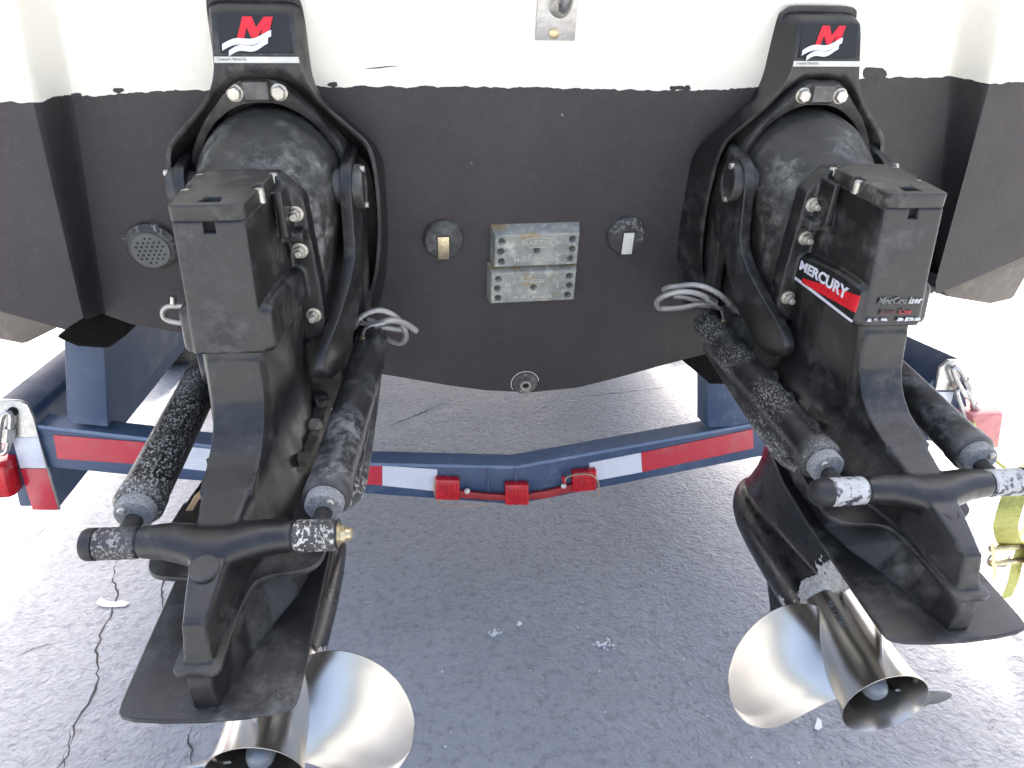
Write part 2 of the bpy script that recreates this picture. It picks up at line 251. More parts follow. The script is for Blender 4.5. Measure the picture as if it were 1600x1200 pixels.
# ------------------------------------------------------------------ mesh tools
def chaikin(p, n=2, q=.25):
    p = [np.array(x, float) for x in p]
    for _ in range(n):
        o = []
        for i in range(len(p)):
            a, b = p[i], p[(i+1) % len(p)]; o += [a*(1-q)+b*q, a*q+b*(1-q)]
        p = o
    return p
def spline(pts, n=8):
    P = [np.array(p, float) for p in pts]; P = [2*P[0]-P[1]]+P+[2*P[-1]-P[-2]]; out = []
    for i in range(1, len(P)-2):
        for k in range(n):
            t = k/n; a, b, c, d_ = P[i-1:i+3]
            out.append(.5*((2*b)+(-a+c)*t+(2*a-5*b+4*c-d_)*t*t+(-a+3*b-3*c+d_)*t**3))
    return out+[P[-2]]
def sym(h): return [(x, y) for x, y in h]+[(-x, y) for x, y in reversed(h) if abs(x) > 1e-9]
class MB:
    def __init__(s): s.v = []; s.f = []
    def add(s, vs, fs):
        o = len(s.v); s.v += [tuple(map(float, v)) for v in vs]; s.f += [tuple(i+o for i in f) for f in fs]; return s
    def loft(s, rings, cap=(True, True), closed=False):
        n = len(rings[0]); vs = [p for r in rings for p in r]; fs = []; m = len(rings)
        for i in range(m if closed else m-1):
            for k in range(n):
                a, b = i*n, ((i+1) % m)*n; fs.append((a+k, a+(k+1) % n, b+(k+1) % n, b+k))
        if not closed:
            if cap[0]: fs.append(tuple(reversed(range(n))))
            if cap[1]: fs.append(tuple(range((m-1)*n, m*n)))
        return s.add(vs, fs)
    def frame(s, ax):
        ax = nz(ax); u = np.cross(ax, (0, 0, 1) if abs(ax[2]) < .9 else (1, 0, 0)); u = nz(u); return ax, u, np.cross(ax, u)
    def lathe(s, p0, ax, prof, n=32, ph=0, closed=False):          # prof: (along, radius)
        ax, u, w_ = s.frame(ax); p0 = np.array(p0, float); rings = []
        for a, r in prof: rings.append([p0+ax*a+r*(math.cos(ph+2*math.pi*k/n)*u+math.sin(ph+2*math.pi*k/n)*w_) for k in range(n)])
        return s.loft(rings, closed=closed)
    def cyl(s, a, b, r0, r1=None, n=24, ch=0):
        a = np.array(a, float); b = np.array(b, float); L = np.linalg.norm(b-a); r1 = r0 if r1 is None else r1
        pr = [(0, r0), (L, r1)] if not ch else [(0, r0-ch), (ch, r0), (L-ch, r1), (L, r1-ch)]
        return s.lathe(a, b-a, pr, n)
    def hexn(s, a, ax, h, r, ph=0):
        return s.lathe(a, ax, [(0, r), (h*.85, r), (h, r*.88)], 6, ph)
    def tube(s, pts, r, n=10):
        P = [np.array(p, float) for p in pts]; rings = []; up = None
        for i, p in enumerate(P):
            t = nz(P[min(i+1, len(P)-1)]-P[max(i-1, 0)])
            if up is None: up = s.frame(t)[1]
            up = nz(up-t*np.dot(up, t)); w_ = np.cross(t, up); rr = r[i] if isinstance(r, (list, tuple)) else r
            rings.append([p+rr*(math.cos(2*math.pi*k/n)*up+math.sin(2*math.pi*k/n)*w_) for k in range(n)])
        return s.loft(rings)
    def box(s, lo, hi):
        (a, b, c), (d_, e, f) = lo, hi
        return s.loft([[(a, b, c), (d_, b, c), (d_, e, c), (a, e, c)], [(a, b, f), (d_, b, f), (d_, e, f), (a, e, f)]])
    def prism(s, poly, fn0, fn1):                                # poly2d -> two rings by two functions
        return s.loft([[fn0(*p) for p in poly], [fn1(*p) for p in poly]])
    def sphere(s, c, r, n=20, m=10):
        c = np.array(c, float); r = np.array(r if hasattr(r, '__len__') else (r, r, r), float)
        return s.loft([[c+r*(math.sin(a)*math.cos(b), math.sin(a)*math.sin(b), -math.cos(a)) for b in [2*math.pi*k/n for k in range(n)]] for a in [1e-3+(math.pi-2e-3)*i/m for i in range(m+1)]])
    def mesh(s, name, fn=None, smooth=35, bevel=0, seg=2, remesh=0, relax=0, sub=0, cut=None):
        me = bpy.data.meshes.new(name); vs = [fn(*v) for v in s.v] if fn else s.v
        me.from_pydata([tuple(v) for v in vs], [], s.f)
        bm = bmesh.new(); bm.from_mesh(me)
        if not remesh: bmesh.ops.remove_doubles(bm, verts=bm.verts, dist=1e-6)
        bmesh.ops.recalc_face_normals(bm, faces=bm.faces); bm.to_mesh(me); bm.free()
        if remesh or bevel or sub or cut:
            o = bpy.data.objects.new('tmp', me); COL.objects.link(o); tmpc = None
            if remesh:
                md = o.modifiers.new('r', 'REMESH'); md.mode = 'VOXEL'; md.voxel_size = remesh; md.use_smooth_shade = True
                if relax: md = o.modifiers.new('s', 'SMOOTH'); md.factor = .5; md.iterations = relax
            if cut:
                tmpc = bpy.data.objects.new('tmpc', cut.mesh('tmpc', fn)); COL.objects.link(tmpc)
                md = o.modifiers.new('c', 'BOOLEAN'); md.operation = 'DIFFERENCE'; md.object = tmpc; md.solver = 'EXACT'
            if bevel:
                md = o.modifiers.new('b', 'BEVEL'); md.width = bevel; md.segments = seg; md.limit_method = 'ANGLE'; md.angle_limit = math.radians(38); md.use_clamp_overlap = True
            if sub: md = o.modifiers.new('u', 'SUBSURF'); md.levels = sub; md.render_levels = sub
            dg = bpy.context.evaluated_depsgraph_get(); dg.update()
            m2 = bpy.data.meshes.new_from_object(o.evaluated_get(dg)); m2.name = name
            bpy.data.objects.remove(o)
            if tmpc: bpy.data.objects.remove(tmpc)
            me = m2
        me.shade_smooth()
        if smooth and smooth < 180: me.set_sharp_from_angle(angle=math.radians(smooth))
        return me
WORLD = {}
def link(name, me, mat, parent=None, MW=None):
    o = bpy.data.objects.new(name, me); COL.objects.link(o); MW = MW or Matrix.Identity(4)
    if mat is not None:
        if len(me.materials) == 0: me.materials.append(mat)
        o.material_slots[0].link = 'OBJECT'; o.material_slots[0].material = mat
    if parent: o.parent = parent; o.matrix_basis = WORLD[parent.name].inverted() @ MW
    else: o.matrix_basis = MW
    WORLD[o.name] = MW.copy(); return o
def thing(name, label, cat, loc, group=None):
    o = bpy.data.objects.new(name, None); COL.objects.link(o); o.location = loc; o.empty_display_size = .05
    WORLD[o.name] = Matrix.Translation(loc); tag(o, label, cat, group); return o
def tag(o, label, cat, group=None):
    o['label'] = label; o['category'] = cat
    if group: o['group'] = group
    return o
CACHE = {}
def text_mb(txt, size, depth=.0006, bold=0, shear=0, align='CENTER'):
    c = bpy.data.curves.new('t', 'FONT'); c.body = txt; c.size = size; c.extrude = depth; c.offset = bold; c.shear = shear; c.align_x = align; c.align_y = 'CENTER'; c.resolution_u = 3
    o = bpy.data.objects.new('t', c); COL.objects.link(o); dg = bpy.context.evaluated_depsgraph_get(); dg.update()
    me = bpy.data.meshes.new_from_object(o.evaluated_get(dg)); bpy.data.objects.remove(o)
    b = MB(); b.add([v.co for v in me.vertices], [tuple(p.vertices) for p in me.polygons]); bpy.data.meshes.remove(me); return b
def mapped(b, fn): b.v = [tuple(map(float, fn(*v))) for v in b.v]; return b

# ------------------------------------------------------------------ survey frames
def rod(r):
    r = np.array(r, float); t = np.linalg.norm(r)+1e-12; k = r/t; K = np.array([[0, -k[2], k[1]], [k[2], 0, -k[0]], [-k[1], k[0], 0]])
    return np.eye(3)+math.sin(t)*K+(1-math.cos(t))*K@K
E3 = np.array([[1, 0, 0], [0, .53, .848], [0, -.848, .53]])          # drive axes (x, aft, down) -> camera axes
POSE = {'L': (rod((0, -.04383, -.03170)), np.array((-.38522, .23566, .91659))),
        'R': (rod((-.00590, -.12238, -.03634)), np.array((.62979, .18480, 1.05117)))}
HB = rod((0, -.1558, -.0660)); HPOS = {'L': np.array((-.4071, -.5215, 1.1666)), 'R': np.array((.5687, -.583, 1.3217))}
def mat4(R, T):
    m = np.eye(4); m[:3, :3] = R; m[:3, 3] = T; return Matrix(m.tolist())
def drive_mw(k):
    M, T = POSE[k]; return mat4(W @ M @ E3 @ np.diag([1, -1, -1.]), O + W @ T*S)
def house_mw(k):
    return mat4(W @ HB @ np.array([[1, 0, 0], [0, 0, -1], [0, 1, 0.]]), O + W @ HPOS[k]*S)
def D(x, s, t): return (x*S, -s*S, -t*S)
def Hf(x, y, z): return (x*S, z*S, -y*S)
def un(k, px, py, ax, val):
    M, T = POSE[k]; A = M @ E3; ray = np.array([(px-800)/FPX, (py-600)/FPX, 1]); o_ = A.T @ (-T); r = A.T @ ray; i = 'xst'.index(ax)
    return o_+(val-o_[i])/r[i]*r
TA = math.radians(36.5); TP0 = np.array([(835-800)/FPX, (350-600)/FPX, 1])*1.50
TD = np.array([0, math.cos(TA), math.sin(TA)]); TD = nz(TD-BX*np.dot(TD, BX)); TN = np.cross(BX, TD)      # TN points into the boat
def tp(px, py, off=0):                      # transom plane coordinates (athwart, down) of a surveyed point, units
    ray = np.array([(px-800)/FPX, (py-600)/FPX, 1]); k = (np.dot(TP0, TN)+off)/np.dot(ray, TN); c = ray*k-TP0
    return np.array([np.dot(c, BX), np.dot(c, TD)])
TM = mat4(W @ np.column_stack([BX, TN, -TD]), O + W @ TP0*S)           # local X athwart, Y into boat, Z up the transom
def TF(x, d_, n): return (x*S, n*S, -d_*S)
def wpl(px, py, axis, val):                 # world point of a surveyed pixel on the plane axis = val (metres)
    r = W @ np.array([(px-800)/FPX, (py-600)/FPX, 1]); return O+(val-O[axis])/r[axis]*r

# ------------------------------------------------------------------ ground
g = MB(); N = 300.0; g.add([(-N, -N, 0), (N, -N, 0), (N, N, 0), (-N, N, 0)], [(0, 1, 2, 3)])
o = link('ground', g.mesh('ground'), MT['ground']); o['kind'] = 'structure'

# ------------------------------------------------------------------ boat
PL = tp(640, 141)[1]                        # paint line height
MT['hull'] = mat_hull()
boat = thing('boat', 'white boat stern with dark antifouling paint below a ragged line, standing on the blue trailer', 'boat', cw(TP0))
TMP = TM @ Matrix.Translation((0, 0, -PL*S))
def TFp(x, d_, n): return (x*S, n*S, -(d_-PL)*S)
fwd = np.linalg.inv(np.array(TM.to_3x3())) @ np.array([0, 1, .012]); fwd = np.array([fwd[0], -fwd[2], fwd[1]])/fwd[1]   # (x, d, n) per unit n
OFF = -.07
def ext(p, n): return (p[0]+fwd[0]*n, p[1]+fwd[1]*n, n)
botpx = [(165, 492), (204, 506), (276, 519), (420, 552), (600, 585), (700, 602), (760, 610), (830, 613), (900, 606), (950, 594), (1075, 560), (1200, 530), (1350, 490), (1458, 458)]
bot = [tp(*p) for p in botpx]
cl0, cl1 = tp(115, 150), tp(165, 480); cr0, cr1 = tp(1480, 130), tp(1458, 440)
def lin(a, b, d_): t = (d_-a[1])/(b[1]-a[1]); return np.array([a[0]+t*(b[0]-a[0]), d_])
ol0, ol1 = tp(64, 162, OFF), tp(136, 464, OFF); or0, or1 = tp(1539, 137, OFF), tp(1472, 378, OFF)
TOP = -1.25
hull = MB()
lb = [tp(*p, OFF) for p in [(136, 464), (130, 497), (100, 515), (70, 506), (0, 486), (-90, 462), (-370, 386)]]  # left end widened out of view so the hull shades the left ground
rb = [tp(*p, OFF) for p in [(1472, 378), (1462, 440), (1462, 460), (1530, 432), (1600, 401), (1700, 360), (1900, 285)]]  # right end widened out of view to push the hull's shadow edge outward
prof = []
# outline going round from the left outer top, down, across the bottom, up on the right; each with its offset from the transom
def P3(q, off): return (q[0], q[1], off)
left_out = [P3((lb[-1][0]-.05, TOP), OFF), P3((lb[-1][0]-.02, -.3), OFF)]+[P3(q, OFF) for q in reversed(lb[1:])]
mid = [P3(q, 0) for q in bot]
right_out = [P3(q, OFF) for q in rb[1:]]+[P3((rb[-1][0]+.02, -.3), OFF), P3((rb[-1][0]+.05, TOP), OFF)]
ring = left_out+mid+right_out
L = [(-0., OFF), ]
sect = []
for n, sc_ in ((0, 1.0), (2.0, 1.0), (4.2, .96), (6.0, .7), (7.2, .08)):
    rr = []
    for (x, d_, off) in ring:
        xc = .02; q = (xc+(x-xc)*sc_, d_ if sc_ > .9 else d_*(1 if d_ < 0 else sc_)); e = ext(q, n+off); rr.append(e)
    sect.append(rr)
nR = len(ring); vs = [p for r in sect for p in r]; fs = []
for i in range(len(sect)-1):
    for k in range(nR-1): fs.append((i*nR+k, i*nR+k+1, (i+1)*nR+k+1, (i+1)*nR+k))
    fs.append((i*nR+nR-1, i*nR, (i+1)*nR, (i+1)*nR+nR-1))
hull.add(vs, fs)
# stern faces: outer panel, step, transom, step, outer panel, as a grid of columns between top and the bottom outline
def colstrip(tops, bots, rows=10):
    vs = []; fs = []; n = len(tops)
    for r in range(rows+1):
        t = r/rows
        for a, b in zip(tops, bots): vs.append(tuple(np.array(a)*(1-t)+np.array(b)*t))
    for r in range(rows):
        for k in range(n-1): fs.append((r*n+k, r*n+k+1, (r+1)*n+k+1, (r+1)*n+k))
    hull.add(vs, fs)
lo_top = lin(ol0, ol1, TOP); lc_top = lin(cl0, cl1, TOP); ro_top = lin(or0, or1, TOP); rc_top = lin(cr0, cr1, TOP)
LO = list(reversed(lb[1:]))
nL = len(LO); tops = [np.array([lb[-1][0]-.05+(lo_top[0]-lb[-1][0]+.05)*i/(nL-1), TOP, OFF]) for i in range(nL)]
bots = [P3(q, OFF) for q in LO]
# rounded step between outer panel and transom
def step(topA, topB, botA, botB, flip):
    T, B = [], []
    for i in range(1, 8):
        t = i/8; e = t*t*(3-2*t)
        T.append((topA[0]+(topB[0]-topA[0])*t, TOP, OFF*(1-e))); B.append((botA[0]+(botB[0]-botA[0])*t, botA[1]+(botB[1]-botA[1])*t, OFF*(1-e)))
    return T, B
sT, sB = step(lo_top, lc_top, lb[1], bot[0], False)
nM = len(bot); mT = [np.array([lc_top[0]+(rc_top[0]-lc_top[0])*i/(nM-1), TOP, 0]) for i in range(nM)]; mB = [P3(q, 0) for q in bot]
rT_, rB_ = step(ro_top, rc_top, rb[1], bot[-1], True); rT_.reverse(); rB_.reverse()
RO = rb[1:]; nO = len(RO); oT = [np.array([ro_top[0]+(rb[-1][0]+.05-ro_top[0])*i/(nO-1), TOP, OFF]) for i in range(nO)]; oB = [P3(q, OFF) for q in RO]
colstrip(tops+sT+mT+rT_+oT, bots+sB+mB+rB_+oB, 14)
hme = hull.mesh('hull', TFp, smooth=32)
hull_o = link('hull', hme, MT['hull'], boat, TMP)
# raised tan chine strips under the outer panels
for pxs in ([(-120, 455), (0, 488), (85, 513), (118, 508), (95, 522), (40, 549), (0, 541), (-120, 505)], [(1466, 461), (1600, 403), (1700, 362), (1700, 400), (1600, 441), (1580, 476), (1545, 484), (1478, 473)]):
    q = [tp(*p, OFF+.012) for p in pxs]; b = MB(); b.loft([[ext(p, OFF+.012) for p in q], [ext(p, 1.6) for p in q]]); link('chine_strip', b.mesh('chine_strip', TFp, bevel=.006), MT['strake'], boat, TMP)
# dried paint drips standing off the paint line
for (cx, cy, w_, h_) in ((1366, 116, 19, 12), (1062, 137, 10, 3), (1052, 138, 6, 4), (1074, 137, 5, 4), (520, 132, 8, 4), (118, 152, 12, 7), (100, 154, 10, 6), (185, 141, 9, 4)):
    pl = []
    for k in range(14):
        a = 2*math.pi*k/14; rr = 1+.10*math.sin(3*a+cx)+.07*math.sin(5*a); pl.append(tp(cx+w_*rr*math.cos(a), cy+h_*rr*math.sin(a)))
    b = MB(); b.prism(pl, lambda x, y: (x, y, .002), lambda x, y: (x, y, -.0013)); link('paint_drip', b.mesh('paint_drip', TFp), MT['antifoul'], boat, TMP)
# thin scratch in the gelcoat
b = MB(); b.tube([(*tp(*p), -.0002) for p in ((572, 107), (590, 106), (607, 104), (622, 103))], [.0004, .0011, .0009, .0003], 5); link('scratch', b.mesh('scratch', TFp), MT['gasket'], boat, TMP)

def disc_part(name, cx, cy, r, h, mat, lip=.004, parent=boat):
    c = tp(cx, cy); b = MB(); b.lathe((c[0], c[1], .004), (0, 0, -1), [(0, r), (h*.6+.004, r), (h+.004, r-lip), (h+.0042, r-lip*2)], 40)
    return link(name, b.mesh(name, TFp), mat, parent, TMP), c
MT['fit'] = worn_paint('painted over fitting', base=(.03, .029, .027), dust=(.18, .175, .15), amt=.9, rough=.5, flake=(.3, .29, .25), flake_amt=.35, edge=.3, flake_scale=120)
for (cx, cy, mm) in ((693, 372, 'brass'), (977, 366, 'bolt')):
    o, c = disc_part('round_transom_fitting', cx, cy, .041, .014, MT['fit'])
    dx = 0 if cx < 800 else .004
    q = tp(*((692, 383) if cx < 800 else (978, 376)))
    b = MB(); b.box((q[0]-.0115, q[1]-.0245, -.0155), (q[0]+.0115, q[1]+.0245, -.0165+.004)); link('metal_strip', b.mesh('metal_strip', TFp, bevel=.0006), MT['decal_cream'] if cx > 800 else MT['brass'], o, TMP)
    b = MB(); b.box((q[0]-.014, q[1]-.027, -.0150), (q[0]+.014, q[1]+.027, -.01)); link('strip_surround', b.mesh('strip_surround', TFp), MT['gasket'], o, TMP)
o, c = disc_part('round_strainer', 238, 383, .047, .016, MT['fit'], .008)
b = MB(); b.lathe((c[0], c[1]+.003, -.012), (0, 0, -1), [(0, .036), (.0055, .036), (.007, .034)], 32); gr = link('strainer_grille', b.mesh('strainer_grille', TFp), plain('grey grille plastic', (.1, .1, .095), .55), o, TMP)
b = MB()
for i in range(-3, 4):
    for j in range(-3, 4):
        x, y = (i+.5*(j % 2))*.0095, j*.0082
        if x*x+y*y < .027**2: b.cyl((c[0]+x, c[1]+.003+y, -.0185), (c[0]+x, c[1]+.003+y, -.0195), .0021, n=8)
link('grille_holes', b.mesh('grille_holes', TFp), MT['dark'], o, TMP)
# drain plug
o, c = disc_part('drain_flange', 820, 598, .029, .007, worn_paint('chipped drain flange', base=(.05, .045, .04), dust=(.3, .28, .22), amt=1.2, flake=(.6, .58, .5), flake_amt=.4, rough=.5))
b = MB(); b.lathe((c[0], c[1], -.004), (0, 0, -1), [(0, .013), (.009, .013), (.009, .008), (.001, .008)], 20); link('drain_ring', b.mesh('drain_ring', TFp), MT['bolt'], o, TMP)
b = MB(); b.cyl((c[0], c[1], -.006), (c[0], c[1], -.0085), .0078, n=16); link('drain_bore', b.mesh('drain_bore', TFp), MT['dark'], o, TMP)
b = MB(); b.tube([(c[0]+.033*math.cos(a), c[1]+.033*math.sin(a), -.0008) for a in np.linspace(2.6, 6.2, 16)], .0012, 5); link('sealant_ring', b.mesh('sealant_ring', TFp), MT['decal_cream'], o, TMP)
# zinc anodes with screws and cast lettering
for i, (ty, by, wt, wb) in enumerate(((352, 405.5, (775, 904), (771, 898)), (410.5, 461, (769, 899), (766, 893)))):
    tl, tr, bl, br = tp(wt[0], ty), tp(wt[1], ty), tp(wb[0], by), tp(wb[1], by); th = -.030
    cx = (tl[0]+tr[0]+bl[0]+br[0])/4; hw = (tr[0]-tl[0]+br[0]-bl[0])/4; t0, t1 = (tl[1]+tr[1])/2, (bl[1]+br[1])/2
    cx -= .004; sl_ = .006
    holes = [(-.84, -.62), (-.86, 0), (-.84, .62), (.84, -.62), (.86, 0), (.84, .62), (0, .02)]
    b = MB(); b.loft([[(cx-hw-sl_, t0-sl_, .003), (cx+hw+sl_, t0-sl_, .003), (cx+hw+sl_, t1+.001, .003), (cx-hw-sl_, t1+.001, .003)], [(cx-hw, t0+.006, th), (cx+hw, t0+.006, th), (cx+hw, t1-.001, th), (cx-hw, t1-.001, th)]])
    cut = MB(); mid_ = (t0+t1)/2+.003; hh = (t1-t0)/2-.006
    for hx, hy in holes: cut.cyl((cx+hx*hw, mid_+hy*hh*1.1, th-.01), (cx+hx*hw, mid_+hy*hh*1.1, th+.006), .0072, n=18)
    an = link('zinc_anode', b.mesh('zinc_anode', TFp, bevel=.0015, cut=cut), MT['zinc'], boat, TMP)
    an['label'] = ('upper' if i == 0 else 'lower')+' oxidised zinc anode block'
    for hx, hy in holes:
        b = MB(); p = (cx+hx*hw, mid_+hy*hh*1.1, th+.0065); b.lathe(p, (0, 0, -1), [(0, .0058), (.0022, .0052), (.0034, .003)], 14)
        b.box((p[0]-.0035, p[1]-.0007, th+.0020), (p[0]+.0035, p[1]+.0007, th+.0045)); link('anode_screw', b.mesh('anode_screw', TFp), MT['fit'], an, TMP)
    for txt, hy, sz in ((('MARTYR', -.52, .0165), ('M-20    CANADA', .62, .0125)) if i == 0 else (('A      MARTYR      V', -.46, .011), ('M-20 CANADA', .68, .0125))):
        b = mapped(text_mb(txt, sz, .0012, .0005), lambda x, y, z: (cx+x, mid_+hy*hh-y, th-.0008-z)); link('cast_lettering', b.mesh('cast_lettering', TFp), MT['cast_text'], an, TMP)
    if i == 0:
        el = [(.044*math.cos(a), .0105*math.sin(a)) for a in np.linspace(0, 2*math.pi, 41)]
        b = MB(); b.tube([(cx+.004+x*.86, mid_-.52*hh+y, th) for x, y in el], .0011, 6); link('cast_border', b.mesh('cast_border', TFp), MT['cast_text'], an, TMP)
# stern eye
q0, q1 = tp(836, 62), tp(897, 62); b = MB(); b.box((q0[0], q0[1]-.20, .002), (q1[0], q0[1], -.006)); ey = link('stern_eye_plate', b.mesh('stern_eye_plate', TFp, bevel=.001), MT['steel'], boat, TMP)
b = MB(); cx = (q0[0]+q1[0])/2; p0 = tp(871, 22)[1]
b.tube(spline([(cx, p0-.012, .0), (cx, p0-.014, -.03), (cx, p0-.03, -.055), (cx, p0-.075, -.062), (cx, p0-.12, -.05), (cx, p0-.135, 0)], 6), .0155, 14); link('eye_bar', b.mesh('eye_bar', TFp), MT['steel'], ey, TMP)
c = tp(864, 51); b = MB(); b.lathe((c[0], c[1], -.006), (0, 0, -1), [(0, .0095), (.004, .009), (.0055, .006)], 18); link('eye_screw', b.mesh('eye_screw', TFp), MT['brass'], ey, TMP)

# ------------------------------------------------------------------ stern drives
def dm(name, build, **kw):                      # cached mesh in the drive frame
    if name not in CACHE: CACHE[name] = build().mesh(name, D, **kw)
    return CACHE[name]
def rsec(corners, n=2, q=.25): return chaikin(sym(corners), n, q)
def lsec_t(corners, t, n=2, q=.2): return [(x, s, t) for x, s in rsec(corners, n, q)]
def lsec_s(corners, s, n=2, q=.2): return [(x, s, t) for x, t in rsec(corners, n, q)]

def b_upper():
    b = MB()
    b.loft([lsec_t([(.0, -.2815), (.0500, -.2800), (.0590, -.44), (0, -.45)], -.356, 2, .07), lsec_t([(0, -.2665), (.0505, -.2650), (.060, -.44), (0, -.45)], -.27, 2, .07), lsec_t([(0, -.2485), (.0515, -.2470), (.062, -.44), (0, -.45)], -.1720, 2, .07)])
    st = []
    for s, w_, a, c in ((-.2475, .057, -.230, -.176), (-.250, .0625, -.2345, -.1725), (-.257, .0655, -.2375, -.1705), (-.30, .0675, -.2385, -.170), (-.36, .072, -.234, -.169), (-.42, .0765, -.226, -.167), (-.462, .079, -.219, -.166)):
        tilt = (.19 if s > -.26 else 0)
        st.append([(x, s-.0045-tilt*max(0, -.172-t), t) for x, t in rsec([(0, a), (w_, a), (w_, c), (0, c)], 2, .1)])
    b.loft(st)
    fl = [(.0, -.372), (.06, -.372), (.094, -.335), (.099, -.20), (.098, -.105), (.05, -.09), (0, -.09)]
    b.prism(sym(fl), lambda x, t: (x, -.468, t), lambda x, t: (x, -.430, t))
    for sx in (-1, 1):
        b.box((sx*.075-.016, -.44, -.292), (sx*.075+.016, -.402, -.277))
        b.box((sx*.068-.006, -.44, -.36), (sx*.068+.006, -.385, -.29))
    return b
def b_cover():
    h = [(0, -.2795), (.045, -.281), (.0500, -.286), (.0535, -.350), (.044, -.351), (.044, -.372), (.0552, -.373), (.0572, -.424), (.048, -.426), (.048, -.447), (0, -.452)]
    b = MB(); p = sym(h)
    b.loft([[(x, s, -.355) for x, s in p], [(x*.985, s, -.3775-.0) for x, s in p]])
    return b
def b_bell():
    b = MB(); R = []
    for s, r, c, w_, lo in ((-.70, .127, -.30, .115, .06), (-.64, .127, -.30, .115, .05), (-.60, .124, -.298, .112, .04), (-.56, .115, -.29, .108, .02), (-.52, .101, -.282, .103, -.01), (-.49, .088, -.278, .1, -.05), (-.468, .078, -.275, .098, -.08), (-.464, .07, -.275, .09, -.10)):
        h = [(r*math.sin(a), c-r*math.cos(a)) for a in np.linspace(0, math.pi/2, 10)]
        h += [(w_*(1-.1*u), c+(lo-c)*u) for u in (.25, .5, .8)]+[(w_*.6, lo+.01), (0, lo+.012)]
        R.append([(x, s, t) for x, t in sym(h)])
    b.loft(R); return b
def b_ring():
    b = MB()
    o_ = [(0, -.478), (.034, -.476), (.072, -.440), (.104, -.404), (.133, -.352), (.147, -.30), (.149, -.23), (.142, -.12), (.13, .01), (.09, .06), (0, .075)]
    i_ = [(0, -.436), (.030, -.433), (.062, -.418), (.09, -.393), (.115, -.352), (.128, -.30), (.128, -.23), (.12, -.12), (.11, .0), (.075, .03), (0, .035)]
    o_ = [tuple(p[:2]) for p in spline(o_, 3)]; i_ = [tuple(p[:2]) for p in spline(i_, 3)]
    so_, si_ = sym(o_), sym(i_)
    def rg(pts, s): return [(x, s, t) for x, t in pts]
    shr = [(x*.975, t*.99) for x, t in so_]
    b.loft([rg(si_, -.69), rg(si_, -.640), [(x*1.012, -.632, t*1.008+.002) for x, t in si_], rg(shr, -.626), rg(so_, -.636), rg(so_, -.69)], closed=True)
    # raised pad between the two bolts
    b.loft([[(-.026, -.632, -.476), (.026, -.632, -.476), (.024, -.632, -.438), (-.024, -.632, -.438)], [(-.020, -.6195, -.471), (.020, -.6195, -.471), (.019, -.6195, -.444), (-.019, -.6195, -.444)]])
    return b
def b_arm(sx):
    p = [(-.66, -.36), (-.60, -.352), (-.566, -.335), (-.553, -.29), (-.545, -.245), (-.533, -.205), (-.50, -.170), (-.45, -.140), (-.408, -.115), (-.378, -.093), (-.367, -.072), (-.372, -.053), (-.395, -.040), (-.435, -.046), (-.49, -.078), (-.545, -.125), (-.60, -.17), (-.66, -.21)]
    q = [tuple(x) for x in spline([*p, p[0]], 3)][:-1]
    def xo(s): return np.interp(s, [-.66, -.58, -.53, -.43, -.36], [.150, .149, .143, .121, .098])
    b = MB(); c = np.mean(np.array(q), 0)
    def rg(dx, k): return [(sx*(xo(s)+dx), c[0]+(s-c[0])*k, c[1]+(t-c[1])*k) for s, t in q]
    b.loft([rg(-.020, 1), rg(-.004, 1), rg(.0, .975)]); return b
def b_hcap(sx):
    b = MB(); b.lathe((sx*.146, -.598, -.304), (sx, 0, 0), [(0, .037), (.014, .037), (.017, .034), (.0175, .027), (.015, .0255), (.0155, .008), (.0155, .001)], 36); 
    b.lathe((sx*.11, -.598, -.304), (sx, 0, 0), [(0, .03), (.04, .03)], 24); return b
